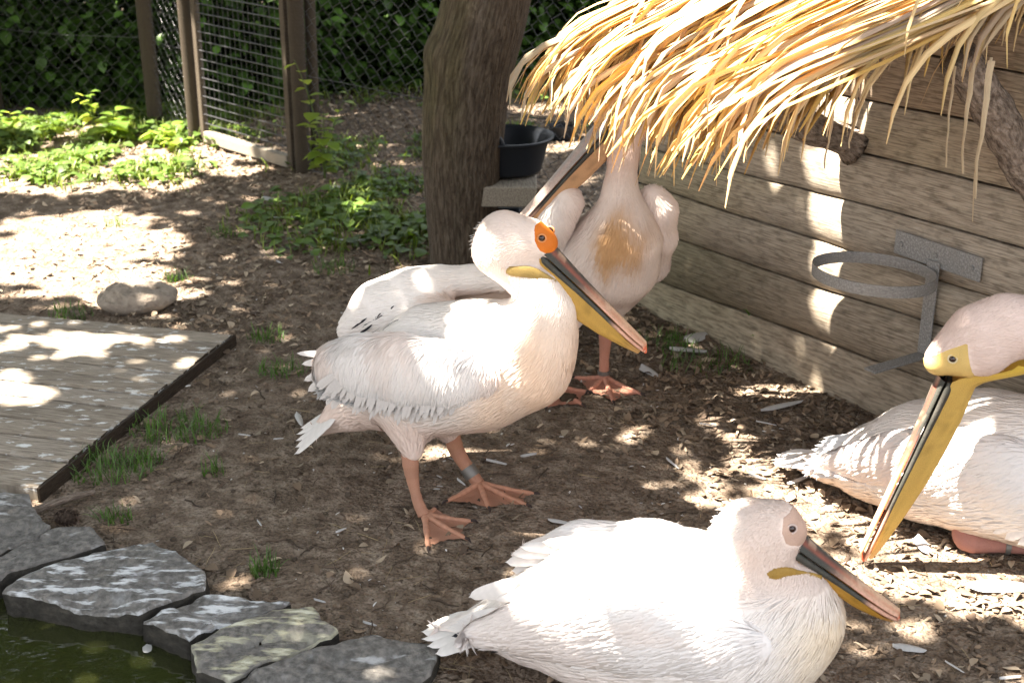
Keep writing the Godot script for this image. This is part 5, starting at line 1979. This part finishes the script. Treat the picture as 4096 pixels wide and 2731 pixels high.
# ------------------------------------------------------------------ litter and plants
func litter() -> void:
	rng.seed = 900
	# dry leaves
	var kinds := []
	for k in 3:
		var b := MB.new()
		var w: float = [0.22, 0.34, 0.16][k]
		for i in 7:
			var t := i / 6.0
			var ww: float = w * sin(PI * pow(t, 0.8)) + 0.01
			var y: float = [0.16, 0.10, 0.22][k] * sin(t * 3.0 + k) - 0.05
			for u in [-1.0, 0.0, 1.0]:
				b.vert(Vector3(u * ww, y + absf(u) * ww * [0.5, 0.25, 0.7][k], t - 0.5))
		b.sheet(0, 7, 3)
		kinds.append(b.mesh())
	var tr := [[], [], []]
	var co := [[], [], []]
	var dens := func(x: float, z: float) -> float:
		var d := 0.10
		d += 0.9 * smooth01(-3.9, -4.6, z) * smooth01(-2.4, -1.6, x)
		var wl := Vector2(x - 0.457, z + 4.614)
		var off := wl.x * -0.839 + wl.y * 0.544
		d += 1.3 * smooth01(0.75, 0.15, off) * (1.0 if off > 0.0 else 0.0)
		d += 0.35 * smooth01(0.2, 0.8, x)
		d *= 1.0 - 0.8 * smooth01(-1.15, -1.5, x) * smooth01(-6.0, -5.7, z)
		d *= 0.5 + 1.0 * smooth01(-0.2, 0.35, ns(x, z, 2.5, 6.0))
		return d
	for k in 60000:
		var z := -8.4 + 6.6 * pow(rf(0, 1), 0.8)
		var x := rf(-3.2, 2.0)
		if rf(0, 1.2) > dens.call(x, z) or not free_ground(x, z):
			continue
		var i := rng.randi_range(0, 2)
		var len := rf(0.012, 0.038)
		var b := Basis.from_euler(Vector3(rf(-0.35, 0.35), rf(0, TAU), rf(-0.35, 0.35) + (PI if rf(0, 1) < 0.4 else 0.0)))
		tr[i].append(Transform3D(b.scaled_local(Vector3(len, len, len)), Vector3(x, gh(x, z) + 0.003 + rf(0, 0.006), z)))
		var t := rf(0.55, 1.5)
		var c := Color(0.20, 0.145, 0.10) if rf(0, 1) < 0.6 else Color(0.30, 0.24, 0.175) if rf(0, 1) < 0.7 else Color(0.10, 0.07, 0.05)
		co[i].append(c * t * (1.0 + 0.7 * smooth01(-1.0, -2.0, x) * smooth01(-6.9, -6.2, z)))  # leaves in the sunny area lightened to add to the sunlight
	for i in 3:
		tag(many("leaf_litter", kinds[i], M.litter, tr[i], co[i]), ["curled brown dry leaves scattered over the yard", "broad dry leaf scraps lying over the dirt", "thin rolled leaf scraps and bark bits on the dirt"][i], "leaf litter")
	# twigs and straw
	var tw := MB.new()
	tw.tube([Vector3(0, 0, -0.5), Vector3(0.04, 0.02, -0.2), Vector3(-0.03, 0.0, 0.15), Vector3(0.03, 0.01, 0.5)], [0.032, 0.030, 0.026, 0.015], 5)
	var tm := tw.mesh()
	var t2 := []
	var c2 := []
	for k in 5200:
		var z := -6.6 + 4.7 * sqrt(rf(0, 1))
		var x := rf(-1.9, 1.6)
		if not free_ground(x, z) or rf(0, 1) > 0.35 + 0.65 * smooth01(-0.1, 0.4, ns(x, z, 2.0, 2.0)):
			continue
		var len := rf(0.018, 0.075)
		var straw := rf(0, 1) < 0.35
		var th := len * (0.35 if straw else rf(0.6, 1.3))
		t2.append(Transform3D(Basis.from_euler(Vector3(rf(-0.12, 0.12), rf(0, TAU), 0)).scaled_local(Vector3(th, th, len)), Vector3(x, gh(x, z) + 0.003, z)))
		c2.append(Color(0.36, 0.28, 0.16) * rf(0.7, 1.2) if straw else Color(0.085, 0.062, 0.045) * rf(0.6, 1.9))
	tag(many("twig_litter", tm, M.litter, t2, c2), "thin dark twigs and bits of straw on the dirt", "twigs")
	# pebbles and clods
	var pb := MB.new()
	for i in 7:
		var la := PI * i / 6 - PI / 2
		for j in 9:
			var lo := TAU * j / 9
			var d := Vector3(cos(la) * cos(lo), sin(la) * 0.62, cos(la) * sin(lo) * 0.8)
			pb.vert(d * (1.0 + 0.25 * ns(d.x, d.z, 1.2, d.y)))
	pb.sheet(0, 7, 9, true)
	var pm := pb.mesh()
	var t3 := []
	var c3 := []
	for k in 15000:
		var z := -5.6 + 3.7 * sqrt(rf(0, 1))
		var x := rf(-1.5, 1.7)
		if not free_ground(x, z):
			continue
		var r := 0.0016 + 0.0085 * pow(rf(0, 1), 5.0)
		t3.append(Transform3D(Basis.from_euler(Vector3(rf(-0.4, 0.4), rf(0, TAU), rf(-0.4, 0.4))).scaled_local(Vector3(r, r, r)), Vector3(x, gh(x, z) + r * 0.2, z)))
		var white := r < 0.005 and rf(0, 1) < 0.04
		c3.append(Color(0.42, 0.40, 0.37) * rf(0.7, 1.3) if white else Color(0.13, 0.098, 0.072) * rf(0.5, 1.6))
	tag(many("pebble_grit", pm, M.litter, t3, c3), "small pebbles and dirt clods strewn over the yard", "pebbles")
	# downy scraps of plumage
	var t4 := []
	var c4 := []
	for k in 900:
		var z := -6.2 + 4.2 * sqrt(rf(0, 1))
		var x := rf(-1.3, 1.6)
		if not free_ground(x, z) or ns(x, z, 1.6, 12.0) < 0.05:
			continue
		var len := rf(0.006, 0.02)
		t4.append(Transform3D(Basis.from_euler(Vector3(rf(-0.3, 0.1), rf(0, TAU), rf(-0.4, 0.4))).scaled_local(Vector3(len * rf(0.15, 0.4), len * 0.9, len)), Vector3(x, gh(x, z) + 0.005, z)))
		c4.append(Color(0.66, 0.65, 0.64) * rf(0.6, 1.15))
	tag(many("down_fluff", barb, M.plume, t4, c4), "tiny white scraps of down on the dirt", "down")


func free_ground(x: float, z: float) -> bool:
	if x < 0.2 and z > -2.95 and pool_depth(Vector2(x, z)) > -0.02:
		return false
	var q := Vector2(x + 0.898, z + 4.25)       # the platform
	var a := q.dot(Vector2(-0.275, 0.961))
	var b := q.dot(Vector2(-0.971, -0.24))
	if a > 0.0 and a < 1.12 and b > -0.01:
		return false
	if x < -0.12 and z > -3.1 and x + 0.35 < -0.75 * (z + 3.25) - 0.55 + 0.35:
		if Geometry2D.is_point_in_polygon(Vector2(x, z), PackedVector2Array([Vector2(-1.6, -3.12), Vector2(-1.2, -3.1), Vector2(-1.12, -2.98), Vector2(-1.0, -2.97), Vector2(-0.8, -2.88), Vector2(-0.69, -2.70), Vector2(-0.5, -2.65), Vector2(-0.37, -2.55), Vector2(-0.28, -2.5), Vector2(-0.17, -2.46), Vector2(-0.18, -2.39), Vector2(-0.4, -2.1), Vector2(-1.6, -2.6)])):
			return false
	return true


func grass_blade() -> ArrayMesh:
	var b := MB.new()
	for i in 5:
		var t := i / 4.0
		var w := 0.5 * (1.0 - t * t)
		b.vert(Vector3(-w, sin(t * 1.4), 0.45 * t * t))
		b.vert(Vector3(w, sin(t * 1.4), 0.45 * t * t))
	b.sheet(0, 5, 2)
	return b.mesh()


func leafy_stem(parent: Node3D, lm: Mesh, h: float, lean: Vector3, n: int, size: float, tint: Color) -> void:
	var pts := []
	var rad := []
	for i in 9:
		var t := i / 8.0
		pts.append(Vector3(lean.x * t * t, h * t, lean.z * t * t))
		rad.append(lerpf(0.004, 0.0015, t))
	var b := MB.new()
	b.tube(pts, rad, 6, [Color(0.09, 0.13, 0.03)])
	put("stem", b.mesh(), M.leaf, parent)
	for k in n:
		var t := 0.15 + 0.85 * (k + 0.5) / n
		var p := Vector3(lean.x * t * t, h * t, lean.z * t * t)
		var a := k * 2.4 + rf(-0.4, 0.4)
		var l := put("leaf", lm, leaf_tints[rng.randi_range(0, 2)], parent)
		var s := size * rf(0.7, 1.2) * (1.15 - 0.4 * t)
		l.transform = Transform3D(frame(Vector3(cos(a), rf(-0.25, 0.5), sin(a)), Vector3.UP).scaled_local(Vector3(s * 0.9, s, s)), p)


var leaf_tints := []


func plants() -> void:
	rng.seed = 1200
	for c in [Color(0.10, 0.17, 0.025), Color(0.075, 0.14, 0.025), Color(0.13, 0.19, 0.03)]:
		var m := mat(c, 0.45)
		m.backlight_enabled = true
		m.backlight = Color(0.8, 0.85, 0.35)
		leaf_tints.append(m)
	var blade := grass_blade()
	var lm := leaf_mesh(0.2, -0.25)
	# tufts
	var spots := [[-0.93, -3.60, 0.14, 240, "wide loose grass tuft beside the platform's side edge"], [-1.06, -3.36, 0.12, 220, "dense grass tuft against the platform's near corner"], [-0.715, -4.016, 0.08, 90, "low grass tuft behind the standing pelican's tail"], [-0.566, -2.837, 0.035, 80, "small bright grass tuft above the pointed slab"], [-0.98, -3.10, 0.05, 50, "thin grass blades beside the pine cone"], [-0.654, -4.986, 0.09, 80, "grass tuft near the base of the trunk"], [-1.154, -5.415, 0.06, 50, "grass tuft in the shadow band on the leaf litter"], [-1.609, -5.533, 0.05, 40, "lone grass tuft on the sunlit dirt"], [-1.22, -4.888, 0.06, 60, "grass tuft behind the pale boulder"], [-1.50, -4.52, 0.08, 80, "grass tuft at the platform's far edge before the boulder"], [-0.99, -3.41, 0.06, 70, "small grass clump along the platform between the two big tufts"], [-0.784, -3.342, 0.03, 40, "tiny grass clump on the open dirt left of the pelican's legs"], [0.60, -4.08, 0.16, 130, "grass growing among leaves under the pelican's bill tip"], [0.50, -4.25, 0.10, 90, "grass at the foot of the wall behind the pelican's leg"], [-0.80, -4.30, 0.06, 60, "grass tuft at the platform's far corner"]]
	for q in spots:
		var o := base("grass_tuft", Vector3(q[0], 0, q[1]))
		var tr := []
		var co := []
		for k in q[3]:
			var a := rf(0, TAU)
			var r: float = q[2] * sqrt(rf(0, 1))
			var p := Vector3(cos(a) * r, 0, sin(a) * r * 0.7)
			p.y = gh(p.x + q[0], p.z + q[1]) - 0.003
			var h: float = rf(0.02, 0.075) * (1.25 - r / q[2] * 0.5)
			tr.append(Transform3D(Basis.from_euler(Vector3(rf(-0.3, 0.6), rf(0, TAU), rf(-0.3, 0.3))).scaled_local(Vector3(rf(0.0022, 0.004), h, h)), p))
			co.append(Color(0.075, 0.15, 0.025) * rf(0.6, 1.4))
		many("blades", blade, M.leaf, tr, co, o)
		tag(o, q[4], "grass", "grass tufts on the dirt")
	# meadow of weeds below the bank, and the green floor by the trunk
	var tr := []
	var co := []
	var lt := []
	var lc := []
	for k in 56000:
		var x := rf(-3.4, 1.2)
		var z := rf(-8.4, -4.6)
		if k > 26000:
			x = rf(-3.3, -0.2)
			z = rf(-7.6, -5.1)
		var d := 0.0
		d += 1.8 * smooth01(-1.2, -2.1, x) * smooth01(-5.95, -6.5, z)
		d += 0.9 * smooth01(-6.6, -7.3, z) * smooth01(-1.0, -1.7, x)
		d += 0.9 * smooth01(0.62, 0.3, Vector2((x + 0.52) * 0.9, (z + 5.65) * 0.8).length())
		d += 0.7 * smooth01(0.4, 0.1, absf(z + 6.9 + 0.5 * (x + 0.3))) * smooth01(-1.2, -0.9, x)
		d += 0.8 * smooth01(-7.6, -8.2, z)
		d *= smooth01(-0.25, 0.25, ns(x, z, 2.2, 15.0))
		if rf(0, 1) > d or not free_ground(x, z):
			continue
		var y := gh(x, z)
		if rf(0, 1) < 0.68:
			var h := rf(0.02, 0.09)
			tr.append(Transform3D(Basis.from_euler(Vector3(rf(-0.3, 0.7), rf(0, TAU), rf(-0.3, 0.3))).scaled_local(Vector3(rf(0.004, 0.008), h, h)), Vector3(x, y - 0.003, z)))
			co.append(Color(0.15, 0.20, 0.03) * rf(0.6, 1.4))
		else:
			var s := rf(0.026, 0.066)
			var a := rf(0, TAU)
			lt.append(Transform3D(frame(Vector3(cos(a), rf(-0.2, 0.3), sin(a)), Vector3(rf(-0.3, 0.3), 1, rf(-0.3, 0.3))).scaled_local(Vector3(s * 0.85, s, s)), Vector3(x, y + rf(0.008, 0.06), z)))
			lc.append(Color(0.085, 0.145, 0.024) * rf(0.6, 1.35))
	tag(many("grass", blade, M.leaf, tr, co), "short yellowish grass along the fence and the bank", "grass")
	tag(many("ground_cover", lm, M.leaf, lt, lc), "low leafy weeds covering the ground near the fence", "ground cover")
	# single plants
	var sp := base("leafy_sapling", Vector3(-0.84, 0, -6.20))
	leafy_stem(sp, lm, 0.56, Vector3(-0.10, 0, 0.05), 13, 0.085, Color.WHITE)
	leafy_stem(sp, lm, 0.42, Vector3(0.13, 0, 0.0), 10, 0.07, Color.WHITE)
	leafy_stem(sp, lm, 0.34, Vector3(0.02, 0, 0.08), 12, 0.075, Color.WHITE)
	leafy_stem(sp, lm, 0.26, Vector3(-0.06, 0, -0.04), 10, 0.08, Color.WHITE)
	tag(sp, "tall green sapling with pointed leaves by the gate post", "sapling")
	for q in [[-2.0, -6.98, 0.16, 0.12, "large leaved weed in the sun below the wide mesh panel"], [-1.72, -6.90, 0.12, 0.08, "weed with pale leaves beside the slim fence post"], [-2.55, -7.15, 0.16, 0.07, "weed below the corner fence post"], [-2.30, -7.05, 0.12, 0.06, "weed in the middle of the sunny bank"], [-2.85, -6.9, 0.14, 0.07, "weed at the sunny end of the bank"], [-1.62, -6.75, 0.10, 0.06, "bushy weed at the foot of the gate's hinge post"], [-2.15, -7.2, 0.22, 0.06, "tall thin weed before the mesh panel"]]:
		var w := base("weed", Vector3(q[0], 0, q[1]))
		for k in 3:
			leafy_stem(w, lm, q[2] * rf(0.7, 1.1), Vector3(rf(-0.08, 0.08), 0, rf(-0.03, 0.08)), 6, q[3], Color.WHITE)
		tag(w, q[4], "weed")
	# the wisp of grass at the wall
	var wi := base("tall_grass", Vector3(0.80, 0, -4.19) + Vector3(-0.04, 0, 0.03))
	for q in [[-0.05, 0.14, -0.02], [0.02, 0.11, 0.03], [0.10, 0.15, 0.02], [0.14, 0.10, 0.05], [-0.02, 0.08, 0.05]]:
		var b := MB.new()
		for i in 9:
			var t := i / 8.0
			var w := 0.0032 * (1.0 - t * t * 0.9)
			var p := Vector3(q[0] * t * t, q[1] * sin(t * 1.9) / 0.95, q[2] * t)
			b.vert(p + Vector3(-w, 0, w), Color(0.12, 0.22, 0.04))
			b.vert(p + Vector3(w, 0, -w), Color(0.12, 0.22, 0.04))
		b.sheet(0, 9, 2)
		put("blade", b.mesh(), M.leaf, wi)
	tag(wi, "wispy arching grass growing at the foot of the hut wall", "grass")


# ------------------------------------------------------------------ single small things
func small_things() -> void:
	rng.seed = 1500
	# stick and pine cone by the stones
	var st := MB.new()
	st.tube([Vector3(-0.05, 0.012, 0.05), Vector3(-0.01, 0.016, 0.015), Vector3(0.03, 0.014, -0.025), Vector3(0.075, 0.010, -0.06)], [0.010, 0.0098, 0.009, 0.006], 10, [Color(1.3, 1.2, 1.1)])
	var so := put("stick", st.mesh(), M.branch)
	so.position = Vector3(-1.135, 0, -3.155)
	tag(so, "short thick stick lying off the platform's corner", "stick")
	var cone := base("pine_cone", Vector3(-1.085, 0.0, -3.055))
	var sc := MB.new()
	for i in 5:
		var t := i / 4.0
		var w: float = [0.30, 0.5, 0.5, 0.32, 0.0][i]
		sc.vert(Vector3(-w, 0.25 * t * t, t))
		sc.vert(Vector3(0, 0.14 + 0.3 * t * t, t))
		sc.vert(Vector3(w, 0.25 * t * t, t))
	sc.sheet(0, 5, 3)
	var scm := sc.mesh()
	var cm := mat(Color(0.10, 0.072, 0.055), 0.9)
	var core := MB.new()
	core.tube([Vector3(-0.026, 0.022, 0), Vector3(0, 0.022, 0), Vector3(0.026, 0.022, 0)], [0.010, 0.017, 0.006], 10)
	put("core", core.mesh(), cm, cone)
	for k in 64:
		var t := k / 63.0
		var a := k * 2.399
		var r := 0.018 * sin(PI * (0.14 + 0.8 * t))
		var out := Vector3(0.55, cos(a), sin(a)).normalized()
		var l := put("scale", scm, cm, cone)
		l.transform = Transform3D(frame(out, Vector3.RIGHT).scaled_local(Vector3(0.013, 0.010, 0.014)), Vector3(-0.028 + 0.054 * t, 0.024 + cos(a) * r * 0.75, sin(a) * r * 0.75))
	tag(cone, "dark pine cone lying between the stones and the dirt", "pine cone")
	# dropped feathers
	var fs := [[-0.60, -3.645, 0.10, 0.020, 0.3, "long curved white feather lying behind the standing pelican's tail", 1], [-0.642, -3.534, 0.028, 0.014, 1.9, "small white feather between the platform's grass and the standing pelican's tail", 0], [-0.74, -3.561, 0.036, 0.014, 1.4, "small curled feather on bare dirt behind the standing pelican", 0], [-0.616, -3.057, 0.034, 0.012, 0.5, "small feather on the open dirt above the big stone slab", 0], [-0.414, -3.029, 0.034, 0.020, 2.4, "small feather lying on its own left of the standing pelican's near foot", 0], [0.116, -3.055, 0.06, 0.016, 1.2, "curled feather above the resting pelican's back", 1], [-1.044, -5.928, 0.075, 0.05, 1.4, "rounded white feather beyond the shadow band on the litter", 1], [-0.93, -5.62, 0.10, 0.03, 1.7, "long white feather lying on the leaf litter by the green weeds", 1], [-0.69, -5.606, 0.12, 0.035, 1.5, "broad greyish feather in the ground cover", 1], [-0.62, -5.285, 0.13, 0.03, 1.6, "long pale feather pointing at the base of the trunk", 1], [-0.777, -6.052, 0.10, 0.04, 1.8, "pale feather in the weeds before the mesh fence", 1], [-0.872, -5.047, 0.04, 0.02, 0.7, "tiny feather in the shadow between the trunk and the leaf litter", 0], [0.424, -4.02, 0.085, 0.05, 0.6, "ragged white feather beside the facing pelican's foot", 1], [0.56, -4.18, 0.12, 0.04, 1.4, "large white feather on the leaves at the wall's foot", 1], [0.60, -4.28, 0.12, 0.05, 2.3, "grey white feather leaning against the bottom board", 1], [0.643, -3.329, 0.05, 0.02, 1.0, "small feather at the edge of the sunlit chips behind the resting pelican", 0], [0.426, -3.38, 0.07, 0.02, 0.4, "small feather in the dappled dirt right of the standing pelican's feet", 0], [0.75, -3.30, 0.10, 0.022, 2.2, "frayed feather by the crouched pelican's tail", 1], [1.10, -2.76, 0.16, 0.04, 1.5, "downy white feather on the sunlit dirt beyond the bills", 1], [0.98, -2.96, 0.075, 0.045, 0.2, "fluffy white feather under the crouched pelican's wing", 1], [0.717, -3.638, 0.06, 0.015, 1.1, "small slanted feather on the litter in front of the hut wall", 0], [0.78, -3.74, 0.15, 0.024, 2.0, "long dirty feather along the foot of the wall", 1], [-0.306, -2.621, 0.034, 0.018, 1.2, "tiny feather beside the pointed slab's dirt edge", 0], [-0.426, -2.716, 0.03, 0.015, 1.2, "tiny feather above the yellowish crusted slab", 0], [-0.131, -3.28, 0.04, 0.02, 0.6, "small feather under the standing pelican's belly, between its legs", 0], [0.046, -3.445, 0.05, 0.025, 2.0, "small feather behind the standing pelican's far foot", 0], [-0.041, -3.40, 0.06, 0.025, 1.2, "small feather on the dirt right behind the pelican's ringed leg", 0], [0.55, -3.62, 0.05, 0.014, 1.2, "thin feather on the leaf chips below the facing pelican's feet", 0], [0.32, -3.55, 0.04, 0.014, 2.2, "thin feather on the dirt between the facing pelican and the resting one", 0], [0.83, -2.52, 0.07, 0.025, 1.3, "pale feather lying at the resting pelican's bill tip", 1], [0.90, -2.44, 0.05, 0.012, 0.6, "thin feather on dark dirt right of the resting pelican's breast", 0], [1.0, -2.40, 0.05, 0.02, 1.8, "small feather on dirt at the lower right, past the resting pelican's bill", 0]]
	var fm := mat(Color(0.48, 0.47, 0.46), 0.7, true)
	fm.backlight_enabled = true
	fm.backlight = Color(0.4, 0.4, 0.4)
	var k := 0
	for q in fs:
		var f := put("white_feather", vane[k % 4], fm)
		var y := gh(q[0], q[1]) + 0.006
		f.transform = Transform3D(Basis.from_euler(Vector3(-0.05, q[4], rf(-0.3, 0.3))).scaled_local(Vector3(q[3] * (1.0 if q[6] else 0.42), q[3] * 1.6, q[2])), Vector3(q[0] - sin(q[4]) * q[2] * 0.5, y + q[2] * 0.05, q[1] - cos(q[4]) * q[2] * 0.5))
		tag(f, q[5], "feather", "white feathers dropped on the ground")
		k += 1
	# feathers that float on the pond
	for q in [[-1.135, -2.755, 0.045, 0.8, "white feather floating where the pond meets the picture's edge"], [-1.105, -2.735, 0.04, 2.2, "fluffy feather floating at the corner of the largest slab"], [-1.03, -2.705, 0.04, 1.2, "feather floating along the front of the largest slab"], [-0.775, -2.565, 0.04, 0.3, "upturned fluffy feather floating below the pointed slab"]]:
		var f := put("floating_feather", vane[k % 4], fm)
		f.transform = Transform3D(Basis.from_euler(Vector3(-0.15, q[3], 0.1)).scaled_local(Vector3(0.02, 0.012, q[2])), Vector3(q[0], -0.011, q[1]))
		tag(f, q[4], "feather", "feathers floating on the pond")
		k += 1
	# dark rock under the far pelican's toe
	var rb := MB.new()
	for i in 9:
		var la := PI * i / 8 - PI / 2
		for j in 12:
			var lo := TAU * j / 12
			var d := Vector3(cos(la) * cos(lo), sin(la), cos(la) * sin(lo))
			rb.vert(Vector3(d.x * 0.026, d.y * 0.016, d.z * 0.018) * (1.0 + 0.3 * ns(d.x, d.y, 1.0, d.z)), Color(0.18, 0.15, 0.12))
	rb.sheet(0, 9, 12, true)
	var ro := put("rock", rb.mesh(), M.pale_stone)
	ro.position = Vector3(0.165, 0.010, -3.80)
	tag(ro, "dark brown rock beside the facing pelican's webbed foot", "rock")
